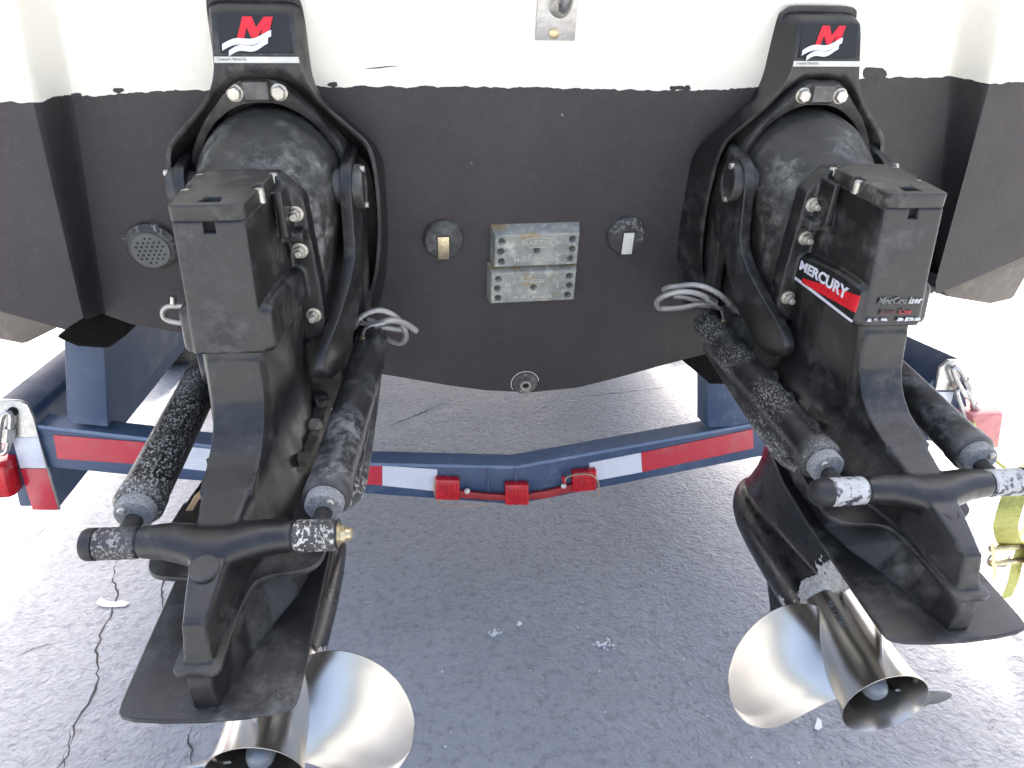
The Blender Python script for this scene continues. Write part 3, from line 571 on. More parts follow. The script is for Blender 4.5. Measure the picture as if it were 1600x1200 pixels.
def b_leg():
    b = MB()
    def T(t, aft, wa, wm, fw, sf=-.47): return lsec_t([(0, aft), (wa, aft-.002), (wm, -.345), (fw, sf+.02), (0, sf)], t, 2, .13)
    b.loft([T(-.20, -.260, .041, .070, .07), T(-.16, -.250, .042, .068, .065), T(-.10, -.235, .0425, .066, .06), T(-.0545, -.220, .0435, .064, .055), T(-.02, -.19, .043, .062, .055), T(.03, -.16, .05, .064, .055), T(.08, -.14, .06, .075, .06, -.46)])
    st = []
    for s, t0, w0, t1, w1 in ((-.30, -.05, .045, .08, .075), (-.225, -.056, .0435, .08, .07), (-.18, -.046, .040, .08, .066), (-.13, -.034, .035, .08, .055), (-.09, -.0245, .031, .08, .038), (-.06, -.018, .028, .08, .029), (-.03, -.010, .0255, .08, .0225), (0, -.002, .0222, .08, .0190), (.03, .008, .0185, .08, .0175), (.055, .0165, .0145, .08, .0165), (.064, .021, .0132, .08, .016), (.0665, .026, .0132, .08, .0175), (.083, .076, .0172, .083, .0175)):
        st.append([(x, s+(.0 if s < .06 else (t-t0)*.0), t) for x, t in chaikin(sym([(0, t0), (w0, t0+.001), (w1, t1), (0, t1)]), 2, .1)])
    # sloping aft end of the fin
    b.loft(st[:-2])
    b.loft([[(x, s, t) for x, s, t in [(-.0132, .064, .020), (.0132, .064, .020), (.0175, .083, .080), (-.0175, .083, .080)]], [(-.016, .02, .02), (.016, .02, .02), (.02, .02, .08), (-.02, .02, .08)]])
    arc = [(-.2495, -.160), (-.2425, -.125), (-.2345, -.100), (-.2225, -.080), (-.206, -.063), (-.183, -.0485), (-.155, -.039), (-.12, -.0315), (-.12, -.005), (-.30, -.005), (-.30, -.160)]
    b.loft([[(x*(1.0 if k == 1 else .9), s-(0 if k == 1 else .004), t) for s, t in arc] for x, k in ((-.041, 0), (-.0375, 1), (.0375, 1), (.041, 0))])
    for sx in (-1, 1):
        b.loft([[(sx*xx, -.058+.004*k+rs*math.cos(a), .002*k+rt*math.sin(a)) for a in np.linspace(0, 2*math.pi, 24, endpoint=False)] for xx, rs, rt, k in ((.0, .036, .025, 2), (.02, .034, .0250, 2), (.04, .030, .0243, 1), (.065, .0262, .0230, 0), (.0995, .0208, .0208, 0))])
    # flange that carries the arms' skirt
    fo = [(0, .0905), (.0245, .0895), (.0265, .06), (.027, 0), (.031, -.035), (.038, -.053), (.057, -.062), (.092, -.067), (.110, -.075), (.120, -.093), (.121, -.13), (.112, -.22), (.09, -.36), (.05, -.44), (0, -.45)]
    b.prism(sym([tuple(p) for p in fo]), lambda x, s: (x, s, .0725), lambda x, s: (x, s, .0815))
    # lower body between the flange and the plate
    st = []
    for s, w0, w1 in ((-.44, .02, .03), (-.38, .06, .075), (-.25, .075, .09), (-.13, .055, .092), (-.08, .034, .08), (-.03, .0205, .056), (.02, .0165, .038), (.06, .0155, .025), (.087, .0150, .017), (.0935, .0145, .016)):
        t0 = .078 if s < .09 else .10
        st.append([(x, s, t) for x, t in [(w0, t0), (w1, .1415), (-w1, .1415), (-w0, t0)]])
    b.loft(st); return b
def b_plate():
    h = [(0, .1115), (.05, .1095), (.085, .1055), (.102, .1005), (.1085, .094), (.111, .08), (.1115, .03), (.1115, -.15), (.106, -.25), (.085, -.36), (.05, -.43), (0, -.455)]
    b = MB(); b.prism(sym(h), lambda x, s: (x, s, .1385), lambda x, s: (x, s, .1465)); return b
def b_gear():
    b = MB()
    b.lathe((0, -.155, .385), (0, -1, 0), [(0, .0655), (.02, .067), (.06, .070), (.15, .073), (.22, .0735), (.28, .070), (.32, .062), (.35, .049), (.372, .032), (.386, .012), (.388, .001)], 40)
    def T(t, aft, fw, w_): return lsec_t([(0, aft), (w_*.35, aft-.02), (w_, aft*.45+fw*.55), (w_*.55, fw+.025), (0, fw)], t, 3, .25)
    def G(t, aft, fw, w_, tail=.35):
        return [(x, s_, t) for x, s_ in chaikin(sym([(0, fw), (w_*.50, fw+.010), (w_*.82, fw+.035), (w_, fw+.095), (w_*.92, fw*.5+aft*.5), (w_*tail, aft-.012), (0, aft)]), 2, .25)]
    b.loft([G(.135, -.03, -.467, .085), G(.165, -.05, -.472, .064), G(.2, -.075, -.477, .053), G(.25, -.10, -.485, .046), G(.28, -.115, -.492, .0455), G(.305, -.13, -.501, .047), G(.325, -.14, -.509, .050), G(.34, -.15, -.514, .053), G(.37, -.158, -.522, .058)])
    sk = [(-.42, .44), (-.16, .44), (-.185, .61), (-.20, .625), (-.255, .625), (-.30, .575)]
    b.loft([[(sx*w_, s, t) for s, t in sk] for sx, w_ in ((-1, .009), (1, .009))])
    return b
def b_hub():
    b = MB(); b.lathe((0, -.157, .385), (0, 1, 0), [(0, .055), (.0, .0635), (.004, .0640), (.09, .0635), (.15, .0655), (.178, .0690), (.192, .0730), (.197, .0745), (.1975, .0732), (.190, .0705), (.17, .066), (.12, .0605), (.04, .059), (.03, .03), (.02, .0)], 64); return b
def b_blade(k0, hand):
    # helicoidal blade; angle measured from up toward hand side
    b = MB(); nr, nu = 22, 26; h = .092; top = []; botm = []
    for i in range(nr):
        u = i/(nr-1); r = .058+(.234-.058)*(1-(1-u)**1.6)
        q = (r-.058)/(.234-.058)
        half = .70*math.sqrt(max(0, 1-q**3.8))*(1-.24*q); skew = .46*q; rake = -.02*q+.055*q*q*.6
        rt, rb_ = [], []
        for j in range(nu):
            a_l = (j/(nu-1)*2-1); an = k0+skew+half*a_l; s = -.068+h*half*a_l*.98+h*skew*.2+rake
            cup = .004*max(0, a_l-.72)/.28*(1-q*.3)
            th = (.0085*(1-q)+.0022)*max(.12, (1-a_l**4))**.5*.5
            base = np.array([hand*r*math.sin(an), s+cup, .385-r*math.cos(an)])
            nrm = nz((hand*math.cos(an)*h, -r, math.sin(an)*h)); rt.append(base+nrm*th); rb_.append(base-nrm*th)
        top.append(rt); botm.append(rb_)
    rings = [t+list(reversed(bb)) for t, bb in zip(top, botm)]
    b.loft(rings); return b
def b_pnut():
    b = MB(); b.lathe((0, -.125, .385), (0, 1, 0), [(0, .04), (.03, .038), (.035, .023), (.125, .0225), (.138, .0205), (.147, .015), (.151, .007), (.152, .001)], 28); return b
def rampt(sx, s, dx=0, dt=0): 
    u = (s+.585)/(.527); return (sx*(.146+(.1275-.146)*u+dx), s, dt)
def b_ram(sx):
    b = MB(); a = np.array(rampt(sx, -.545)); e = np.array(rampt(sx, -.128)); ax = nz(e-a); L_ = np.linalg.norm(e-a)
    b.lathe(a, ax, [(0, .026), (.012, .0330), (.10, .0332), (.104, .0322), (L_-.03, .0322), (L_-.029, .0338), (L_-.004, .0340), (L_, .030), (L_, .0265), (L_-.004, .026)], 36)
    b.loft([[rampt(sx, s, sx*0+.026*math.cos(c), .030*math.sin(c)) for c in np.linspace(0, 2*math.pi, 20, endpoint=False)] for s in (-.612, -.606, -.55, -.53)]); return b
def b_guard(sx):
    b = MB()
    def q(s, o_, t): p = rampt(sx, s); return (p[0]+sx*o_, s, t)
    prof = [(-.57, .017), (-.51, .024), (-.40, .032), (-.29, .039), (-.20, .043), (-.170, .0405), (-.150, .028)]
    b.loft([[q(s, .012, .024), q(s, min(.022, o_-.004), .022), q(s, o_, .031), q(s, o_, .0345), q(s, min(.02, o_-.004), .029), q(s, .010, .030)] for s, o_ in prof])
    b.tube([q(s, np.interp(s, [-.57, -.17], [.014, .030]), .0205) for s in np.linspace(-.545, -.175, 12)], .0062, 10)
    return b
def b_endcap(sx):
    a = np.array(rampt(sx, -.131)); ax = nz(np.array(rampt(sx, -.1))-a); b = MB()
    b.lathe(a, ax, [(0, .0268), (.018, .0268), (.021, .0245), (.022, .012)], 28)
    return b
def b_screw(sx):
    b = MB(); p = np.array(rampt(sx, -.111, 0, 0))+(sx*.011, 0, -.012); b.lathe(p, (0, 1, 0), [(-.003, .0062), (.0045, .006), (.006, .004)], 12); return b
def b_rod(sx):
    b = MB(); b.cyl(rampt(sx, -.13, 0, .005), rampt(sx, -.075, 0, .008), .0120, n=20); b.cyl(rampt(sx, -.095, 0, .009), rampt(sx, -.055, 0, .006), .0145, .017, n=20); return b
def b_band(sx):
    b = MB(); b.lathe((sx*.1015, -.058, 0), (sx, 0, 0), [(0, .0196), (.002, .0214), (.051, .0214), (.0535, .0196)], 32); return b
def b_gap(sx):
    b = MB(); b.cyl((sx*.0985, -.058, 0), (sx*.158, -.058, 0), .0188, n=24); return b
def b_cap(sx, dome):
    b = MB(); pr = [(0, .0202), (.001, .0215), (.012, .0215), (.016, .0198), (.0168, .012)] if not dome else [(0, .0202), (.001, .0218), (.012, .0216), (.021, .019), (.027, .014), (.030, .006)]
    b.lathe((sx*.1553, -.058, 0), (sx, 0, 0), pr, 32); return b
def b_pinnut(sx):
    b = MB(); b.lathe((sx*.1553, -.058, 0), (sx, 0, 0), [(0, .0165), (.003, .0165), (.003, .0135), (.0055, .0135)], 28); b.hexn((sx*.1608, -.058, 0), (sx, 0, 0), .007, .0118); b.lathe((sx*.166, -.058, 0), (sx, 0, 0), [(0, .0088), (.009, .0085), (.010, .007)], 18); return b
def b_fnut(p, r=.0125):
    b = MB(); s0 = -.430; b.lathe((p[0], s0, p[1]), (0, 1, 0), [(0, r*1.02), (.0035, r), (.004, r*.8)], 22); b.hexn((p[0], s0+.003, p[1]), (0, 1, 0), .0095, r*.74, .4); b.cyl((p[0], s0+.012, p[1]), (p[0], s0+.0225, p[1]), r*.44, n=14, ch=.001); return b
def b_bolt(p, s0, r=.0115, h=.008):
    b = MB(); b.lathe((p[0], s0, p[1]), (0, 1, 0), [(0, r*1.22), (.0018, r*1.22), (.0028, r)], 22); b.hexn((p[0], s0+.002, p[1]), (0, 1, 0), h, r, .3); return b

# --- gimbal housing (fixed to the transom), survey axes x, y down, z forward
TMi = np.array(TMP.inverted())
def tz(x, y, k):                     # z of the transom plane under a housing point
    p0 = np.array(house_mw(k))
    a = TMi @ p0 @ np.array([*Hf(x, y, 0), 1]); b_ = TMi @ p0 @ np.array([*Hf(x, y, 1), 1]); return -a[1]/(b_[1]-a[1])
def lipz(y): return .27*y if y < 0 else .27*y+.33*min(y, .02)*(y/.02)*.5+max(0, y-.02)*.33
OUT = [(0, -.069), (.045, -.0685), (.060, -.065), (.0645, -.056), (.066, -.02), (.0685, .012), (.080, .040), (.104, .064), (.138, .090), (.160, .107), (.172, .126), (.1775, .16), (.1785, .22), (.172, .28), (.16, .33), (.14, .37), (.10, .39), (0, .395)]
INN = [(0, .021), (.022, .0215), (.036, .0225), (.044, .026), (.053, .031), (.062, .037), (.076, .047), (.100, .070), (.132, .095), (.153, .112), (.164, .130), (.1695, .162), (.1705, .22), (.164, .279), (.152, .327), (.133, .360), (.095, .379), (0, .384)]
def b_house(k):
    b = MB()
    ou = sym([tuple(p) for p in spline(OUT, 3)]); inn = sym([tuple(p) for p in spline(INN, 3)])
    def sc2(p, e): 
        x, y = p; c = np.array([0, .17]); v = np.array([x, y])-c; return c+v*(1+e)
    def bt(p): u = min(1, max(0, (.065-p[1])/.10)); return u*u*(3-2*u)
    def bs(p): return .085*math.exp(-((p[1]-.075)/.055)**2)
    R = []
    R.append([(x*.985, y*.985+.003, tz(x, y, k)-.004) for x, y in inn])
    R.append([(x*.99, y+.001, lipz(y)+.02) for x, y in inn])
    R.append([(x, y, lipz(y)+.003) for x, y in inn])
    R.append([(x+(u-x)*.12, y+(v-y)*.12, lipz(y+(v-y)*.12)) for (x, y), (u, v) in zip(inn, ou)])
    R.append([(x+(u-x)*.88, y+(v-y)*.88, lipz(y+(v-y)*.88)) for (x, y), (u, v) in zip(inn, ou)])
    R.append([(u, v, lipz(v)+.006) for u, v in ou])
    R.append([(*sc2(p, .012+.10*bt(p)+.35*bs(p)*(1-.6*bt(p))), lipz(p[1])+.03) for p in ou])
    R.append([(*sc2(p, .035+.11*bt(p)+bs(p)*(1-.6*bt(p))), (lipz(p[1])*.45+tz(*sc2(p, .12), k)*.55)) for p in ou])
    R.append([(*sc2(p, .06+.10*bt(p)+1.25*bs(p)*(1-.6*bt(p))), tz(*sc2(p, .08), k)+.004) for p in ou])
    b.loft(R, cap=(False, False)); return b
def b_back(k):                        # dark well behind the ring
    b = MB(); inn = sym([tuple(p) for p in spline(INN, 2)]); b.add([(x*1.02, y, tz(x, y, k)-.012) for x, y in inn], [tuple(range(len(inn)))]); return b
def face_pt(u, v, off=.0008):         # point on the cover's front face, v from 0 (lower) up, metres-free units
    y = -v; n = nz((0, -.27, -1)); return (u+n[0]*off, y+n[1]*off*-1*-1, lipz(y)-off)
def b_flat(polys, off, h=.0006):
    b = MB()
    for pl in polys: b.prism(pl, lambda u, v: face_pt(u, v, off-h*2), lambda u, v: face_pt(u, v, off))
    return b
def wave(u0, v0, u1, v1, w_, n=14):
    up, dn = [], []
    for i in range(n+1):
        t = i/n; u = u0+(u1-u0)*t; v = v0+(v1-v0)*t+.0030*math.sin(t*2*math.pi*1.25-.3); up.append((u, v+w_*.5)); dn.append((u-.001, v-w_*.5))
    return dn+list(reversed(up))
Mpoly = [(-.028+(a+.020)*1.124, b) for a, b in [(-.020, .0215), (-.0105, .0215), (-.0045, .040), (.0005, .0265), (.0085, .0265), (.0170, .0395), (.0135, .0265), (.023, .0270), (.0325, .0555), (.0205, .0555), (.0085, .0405), (.0040, .0555), (-.0085, .0555)]]
DECALS = {'panel': [[(-.055, .006), (.057, .006), (.055, .059), (-.053, .059)]], 'M': [Mpoly], 'waves': [wave(-.050, .0128, .0265, .0295, .0086), wave(-.041, .0042, .0205, .0192, .0076)], 'strip': [[(-.0655, -.0085), (.0655, -.0085), (.0645, -.0005), (-.0645, -.0005)]]}

def hoses(k, rt):
    out = []
    S0 = -.57
    def P(lst): return [un(k, px, py, 's', s) for px, py, s in lst]
    if k == 'L':
        out.append(('steel_pipe', P([(534, 543, -.575), (533, 534, -.57), (537, 524, -.565), (548, 514, -.56), (552, 510, -.56)]), .0030, 'steel'))
        out.append(('hydraulic_hose', spline(P([(556, 505, -.56), (566, 494, -.56), (580, 487, -.562), (595, 485, -.565), (612, 491, -.57), (626, 503, -.575), (633, 517, -.58), (634, 529, -.59), (626, 536, -.60), (612, 533, -.61), (598, 525, -.62), (588, 519, -.63)]), 5), .0056, 'braid'))
        out.append(('steel_pipe', P([(567, 528, -.555), (567, 521, -.555), (570, 514, -.555), (578, 509, -.555), (584, 508, -.556)]), .0030, 'steel'))
        out.append(('hydraulic_hose', spline(P([(594, 505, -.556), (608, 501, -.558), (622, 502, -.565), (636, 507, -.575), (650, 517, -.59)]), 5), .0062, 'braid'))
        out.append(('hydraulic_hose', spline(P([(524, 502, -.64), (545, 500, -.63), (565, 505, -.62), (590, 510, -.61), (615, 514, -.61), (632, 517, -.61)]), 4), .0052, 'braid'))
        out.append(('hydraulic_hose', spline(P([(522, 494, -.65), (540, 492, -.645), (560, 495, -.64), (585, 503, -.63), (600, 511, -.62)]), 4), .0052, 'braid'))
        out.append(('hose_ferrule', P([(549, 514, -.56), (563, 498, -.56)]), .0068, 'steel'))
        out.append(('hose_ferrule', P([(586, 508, -.556), (602, 504, -.556)]), .0074, 'steel'))
        out.append(('hydraulic_hose', spline(P([(290, 478, -.60), (275, 478, -.60), (262, 479, -.60), (255, 486, -.60), (257, 496, -.60), (268, 502, -.60), (290, 505, -.60)]), 5), .0056, 'braid'))
        out.append(('hose_ferrule', P([(271, 463, -.59), (271, 474, -.59)]), .006, 'steel'))
        out.append(('pipe_nut', P([(567, 535, -.555), (567, 527, -.555)]), .0062, 'brass'))
    else:
        out.append(('steel_pipe', P([(1130, 504, -.56), (1130, 494, -.56), (1127, 484, -.56), (1119, 477, -.56), (1117, 475, -.56)]), .0030, 'steel'))
        out.append(('hydraulic_hose', spline(P([(1110, 470, -.56), (1098, 462, -.56), (1082, 457, -.562), (1064, 456, -.568), (1048, 459, -.575), (1034, 464, -.585), (1026, 472, -.60), (1029, 481, -.62), (1045, 482, -.62), (1068, 480, -.62), (1092, 476, -.62), (1110, 478, -.62)]), 5), .0058, 'braid'))
        out.append(('steel_pipe', P([(1161, 515, -.565), (1163, 505, -.565), (1160, 495, -.565), (1152, 487, -.565), (1149, 484, -.565)]), .0030, 'steel'))
        out.append(('hydraulic_hose', spline(P([(1143, 478, -.565), (1132, 466, -.565), (1118, 456, -.568), (1100, 448, -.575), (1080, 445, -.585), (1060, 447, -.60), (1045, 449, -.61), (1037, 453, -.62)]), 5), .0058, 'braid'))
        out.append(('hydraulic_hose', spline(P([(1052, 463, -.63), (1075, 466, -.63), (1095, 472, -.63), (1125, 482, -.63), (1150, 492, -.64)]), 4), .0050, 'braid'))
        out.append(('hose_ferrule', P([(1104, 466, -.56), (1118, 475, -.56)]), .0076, 'steel'))
        out.append(('hose_ferrule', P([(1139, 474, -.565), (1150, 485, -.565)]), .0072, 'steel'))
        out.append(('pipe_nut', P([(1130, 508, -.56), (1130, 500, -.56)]), .0066, 'brass'))
    for nm, pts, r, mm in out:
        b = MB(); b.tube(pts, r, 12); link(nm, b.mesh(nm, D), MT[mm], rt, drive_mw(k))

def build_drive(k):
    hw, dw = house_mw(k), drive_mw(k)
    lab = {'L': 'black stern drive with a yellowed nut on its pin, left of the anodes', 'R': 'black stern drive with red and white side lettering, right of the zinc anodes'}[k]
    rt = thing('stern_drive', lab, 'stern drive', hw.translation, 'twin black stern drives on the transom')
    def p(name, me, mm, parent=rt, mw=dw): return link(name, me, MT[mm], parent, mw)
    gh = p('gimbal_housing', b_house(k).mesh('gimbal_housing', Hf, smooth=50), 'black', rt, hw)
    p('housing_well', b_back(k).mesh('housing_well', Hf), 'deep', gh, hw)
    for nm, key, mm, off in (('decal_panel', 'panel', 'decal_black', .0008), ('emblem_letter', 'M', 'decal_red', .0022), ('emblem_waves', 'waves', 'decal_white', .0027), ('label_strip', 'strip', 'decal_cream', .0014)):
        if nm not in CACHE: CACHE[nm] = b_flat(DECALS[key], off).mesh(nm, Hf)
        p(nm, CACHE[nm], mm, gh, hw)
    if 'st' not in CACHE: CACHE['st'] = mapped(text_mb('Treasure Marsel Inc', .0056, .0002, 0, .3, 'LEFT'), lambda x, y, z: face_pt(-.061+x, -.0045+y, .0020+z)).mesh('label_print', Hf)
    p('label_print', CACHE['st'], 'ink', gh, hw)
    gr = p('gimbal_ring', dm('gimbal_ring', b_ring, smooth=40), 'black')
    for sx in (-1, 1):
        p('ring_bolt', dm('ring_bolt%d' % sx, lambda: b_bolt((sx*.036, -.4535), -.628, .0115, .010)), 'bolt', gr)
        p('ring_arm', dm('ring_arm%d' % sx, lambda: b_arm(sx), bevel=.003, smooth=50), 'black', gr)
        hc = p('hinge_cap', dm('hinge_cap%d' % sx, lambda: b_hcap(sx)), 'dusty')
        for dt in (-.031, .031):
            p('cap_screw', dm('cap_screw%d%f' % (sx, dt), lambda: MB().lathe((sx*.160, -.598+.008, -.304+dt), (sx, 0, 0), [(0, .0058), (.007, .0056), (.008, .004)], 12)), 'bolt', hc)
    p('bell_housing', dm('bell_housing', b_bell, remesh=.0032, relax=8, smooth=180), 'bell')
    uh = p('upper_housing', dm('upper_housing', b_upper, remesh=.0020, relax=5, smooth=180, cut=MB().box((-.0085, -.30, -.3565), (.0085, -.25, -.3395))), 'black')
    p('socket_bore', dm('socket_bore', lambda: MB().box((-.0095, -.300, -.358), (.0095, -.289, -.338))), 'dark', uh)
    tc = p('top_cover', dm('top_cover', b_cover, bevel=.0022, seg=3, cut=MB().loft([[(-.010, -.319, -.40), (.012, -.319, -.40), (.016, -.295, -.40), (-.014, -.295, -.40)], [(-.010, -.319, -.362), (.012, -.319, -.362), (.016, -.295, -.362), (-.014, -.295, -.362)]])), 'dusty')
    p('cover_pocket', dm('cover_pocket', lambda: MB().box((-.0145, -.320, -.3625), (.0165, -.294, -.3615))), 'dark', tc)
    for sx in (-1, 1):
        for s in (-.3615, -.4365):
            p('cover_screw', dm('cover_screw%d%f' % (sx, s), lambda: MB().lathe((sx*(.0505 if s > -.4 else .0535), s, -.354), (0, 0, -1), [(0, .0072), (.017, .0072), (.020, .006), (.0205, .003)], 16)), 'bolt', tc)
        for (x, t) in ((.079, -.314), (.077, -.255), (.082, -.142)):
            p('flange_nut', dm('flange_nut%d%f' % (sx, t), lambda: b_fnut((sx*x, t))), 'bolt')
    lg = p('drive_leg', dm('drive_leg', b_leg, remesh=.0022, relax=6, smooth=180), 'black')
    if k == 'L': p('fill_plug', dm('fill_plug', lambda: MB().lathe((0, -.004, .002), (0, .3, -1), [(0, .0185), (.0090, .0185), (.0105, .0165)], 28)), 'dusty', lg)
    else: p('plug_hole', dm('plug_hole', lambda: MB().lathe((0, .0, .004), (0, .3, -1), [(0, .0115), (.0052, .0115)], 24)), 'dark', lg)
    def b_rim():
        fo = [(0, .0920), (.0258, .0910), (.028, .06), (.0285, 0), (.0325, -.034), (.0395, -.052), (.058, -.061), (.093, -.066), (.111, -.074), (.1212, -.0925), (.1222, -.13), (.1132, -.22)]
        q = [tuple(x) for x in spline(fo, 3)]; b = MB(); b.prism(sym(q), lambda x, s: (x, s, .0720), lambda x, s: (x, s, .0815)); return b
    p('flange_rim', dm('flange_rim', b_rim, bevel=.0016, seg=2), 'plate', lg)
    p('cavitation_plate', dm('cavitation_plate', b_plate, bevel=.0028, seg=3), 'plate')
    # grimy casting edge ahead of the leg with its stud bolts
    gx = p('leg_flange', dm('leg_flange', lambda: MB().loft([lsec_t([(0, -.20), (.052, -.21), (.080, -.30), (.082, -.47), (0, -.5)], t, 1, .15) for t in (.035, .065)]).loft([[(x, s, t) for x, t in sym([(0, -.10), (.085, -.09), (.104, .0), (.094, .07), (0, .08)])] for s in (-.64, -.50, -.47)]), bevel=.002), 'dirty', lg)
    for sx in (-1, 1):
        for s in (-.265, -.36, -.43):
            p('flange_bolt', dm('flange_bolt%d%f' % (sx, s), lambda: MB().hexn((sx*.070, s, .036), (0, 0, -1), .012, .0125, .4)), 'dirty', lg)
    p('gearcase', dm('gearcase', b_gear, remesh=.0028, relax=30, smooth=180), 'gear')
    hand = 1 if k == 'L' else -1
    pr = p('propeller', dm('propeller_hub', b_hub, smooth=50), 'prop')
    for j, a in enumerate((83, 203, 323)):
        p('blade', dm('blade%d%d' % (hand, j), lambda: b_blade(math.radians(a), hand), smooth=60), 'prop', pr)
    p('propeller_nut', dm('propeller_nut', b_pnut), 'nutgrey', pr)
    if k == 'R':
        for txt, s0, an in (('48-13700', -.105, -.42), ('19P', -.02, -.42)):
            def onhub(x, y, z): a = an+y/.0645; return ((.0640+z)*math.sin(a), s0+x, .385-(.0640+z)*math.cos(a))
            b = mapped(text_mb(txt, .015, .0003, .0), onhub); p('stamped_number', b.mesh('stamped_number', D), 'nutgrey', pr)
    for sx in (-1, 1):
        mm = {('L', -1): 'ram_flaked', ('L', 1): 'ram_dull', ('R', -1): 'ram', ('R', 1): 'ram_dull'}[(k, sx)]
        rm = p('trim_ram', dm('trim_ram%d' % sx, lambda: b_ram(sx), smooth=50), mm)
        p('ram_guard', dm('ram_guard%d' % sx, lambda: b_guard(sx), smooth=40), mm, rm)
        p('ram_end', dm('ram_end%d' % sx, lambda: b_endcap(sx)), 'endcap', rm)
        p('end_screw', dm('end_screw%d' % sx, lambda: b_screw(sx)), 'bolt', rm)
        p('piston_rod', dm('piston_rod%d' % sx, lambda: b_rod(sx)), 'deep', rm)
        p('pivot_pin', dm('pivot_pin%d' % sx, lambda: MB().lathe((sx*.115, -.588, -.002), (sx, 0, 0), [(0, .017), (.038, .017), (.038, .0235), (.046, .0235), (.049, .021)], 28)), 'rubber', rm)
        bd = p('pin_sleeve', dm('pin_sleeve%d' % sx, lambda: b_band(sx)), 'band' if k == 'L' else 'band_bare')
        p('pin_shaft', dm('pin_shaft%d' % sx, lambda: b_gap(sx)), 'rubber', bd)
        if (k, sx) == ('L', 1): p('pin_nut', dm('pin_nut', lambda: b_pinnut(sx)), 'brass', bd)
        else:
            dome = k == 'R'; p('pin_cap', dm('pin_cap%d%d' % (sx, dome), lambda: b_cap(sx, dome)), 'rubber', bd)
    hoses(k, rt)
    if k == 'R':
        # side decal wrapped on the flaring skirt, port side
        def sk(u, v, off=0):      # u 0 aft .. 1 forward along the skirt, v 0 lower .. 1 upper
            s = -.255-.175*u; w_ = np.interp(-s, [.25, .257, .30, .36, .42, .462], [.0605, .0637, .0677, .0722, .0767, .0792])
            lo_ = -.1745; hi_ = np.interp(-s, [.25, .30, .36, .42, .462], [-.2335, -.2345, -.230, -.222, -.215])
            return (-(w_+off), s, lo_+(hi_-lo_)*v)
        def strip(name, low, high, off, mm, u0=.0, u1=1.0, n=24):
            b = MB(); us = np.linspace(u0, u1, n)
            b.loft([[sk(u, low(u), off), sk(u, high(u), off), sk(u, high(u), off-.002), sk(u, low(u), off-.002)] for u in us]); p(name, b.mesh(name, D), mm, uh)
        strip('decal_ground', lambda u: .06, lambda u: .95, .0006, 'decal_black')
        strip('decal_red_stripe', lambda u: .36-.27*u, lambda u: .84-.62*u, .0011, 'decal_red', .0, .86)
        strip('decal_silver_stripe', lambda u: .06+.02*u, lambda u: .13+.06*u, .0011, 'decal_white')
        tb = text_mb('MERCURY', .030, .0002, .0011)
        xs = [v[0] for v in tb.v]; x0, x1 = min(xs), max(xs)
        def tmap(x, y, z): u = .95-(x-x0)/(x1-x0)*.80; return sk(u, .70+y/.066-.06*(1-u), .0014+z)
        p('decal_lettering', mapped(tb, tmap).mesh('decal_lettering', D), 'decal_white', uh)
        def fr(x, y, off=.001):   # aft face of the skirt
            t = -.205-y; return (x, -.2485+.0-.012*(1 if t < -.2 else 0)*0-(-.0+(-.171-t))*.19+off, t)
        for txt, yy, sz, mm, xx in (('MerCru', .0105, .0150, 'decal_ghost', -.008), ('iser', .0105, .0150, 'decal_worn', .0310), ('Bravo', -.0075, .0115, 'decal_ghost_red', -.012), ('One', -.0075, .0115, 'decal_wornred', .0175)):
            p('front_lettering', mapped(text_mb(txt, sz, .0002, .0003, .25), lambda x, y, z: fr(xx+x, yy+y, .0045+z)).mesh('front_lettering', D), mm, uh)
        b = MB()
        for (xa, xb) in ((-.045, -.036), (-.034, -.026), (-.022, -.010), (.006, .018), (.020, .036), (.037, .047)):
            b.prism([(xa, -.0205+random.uniform(-.002, .001)), (xb, -.0215), (xb-.001, -.0175), (xa+.002, -.0165+random.uniform(-.001, .001))], lambda x, y: fr(x, y, .003), lambda x, y: fr(x, y, .0048))
        p('torn_stripe', b.mesh('torn_stripe', D), 'decal_worn', uh)
    return rt
for k in ('L', 'R'): build_drive(k)

# ------------------------------------------------------------------ trailer
YB = wpl(805, 760, 1, 1.0); 
ray = W @ np.array([(805-800)/FPX, (760-600)/FPX, 1]); YB = 1.62*ray[1]      # beam front face
trailer = thing('boat_trailer', 'navy blue boat trailer with red and white reflective tape under the hull', 'trailer', (0, YB, 0))
def wo(name, b, mm, parent=trailer, **kw): return link(name, b.mesh(name, None, **kw), MT[mm], parent)
def yq(px, py, y=None): return np.array(wpl(px, py, 1, YB if y is None else y))
tops_ = [(40, 664), (250, 688), (580, 725), (762, 729), (805, 730), (1183, 662), (1420, 617)]
bots_ = [(40, 727), (250, 747), (576, 772), (762, 785), (805, 789), (1174, 716), (1420, 676)]
DEP = .050
b = MB(); rings = []
for a, c in zip(tops_, bots_):
    A, C = yq(*a), yq(*c); rings.append([A, C, C+(0, DEP, 0), A+(0, DEP, 0)])
wo('cross_beam', MB().loft(rings), 'blue', bevel=.003)
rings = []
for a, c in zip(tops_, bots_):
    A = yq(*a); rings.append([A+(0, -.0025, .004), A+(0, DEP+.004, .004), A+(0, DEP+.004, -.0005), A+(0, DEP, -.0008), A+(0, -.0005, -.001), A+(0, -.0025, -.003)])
wo('beam_lit_top', MB().loft(rings), 'blue_lit')  # added strip whose paler colour paints the lit top face
def tape(name, quad, mm, lift=.002):
    P = [yq(*q) for q in quad]; b = MB(); b.loft([[x-(0, lift, 0) for x in P], [x+(0, .004, 0) for x in P]]); return wo(name, b, mm)
tape('red_tape', [(84, 679), (228, 691), (226, 725), (90, 716)], 'tape_red')
tape('white_tape', [(228.5, 691), (330, 701), (330, 736), (226.5, 725)], 'tape_white')
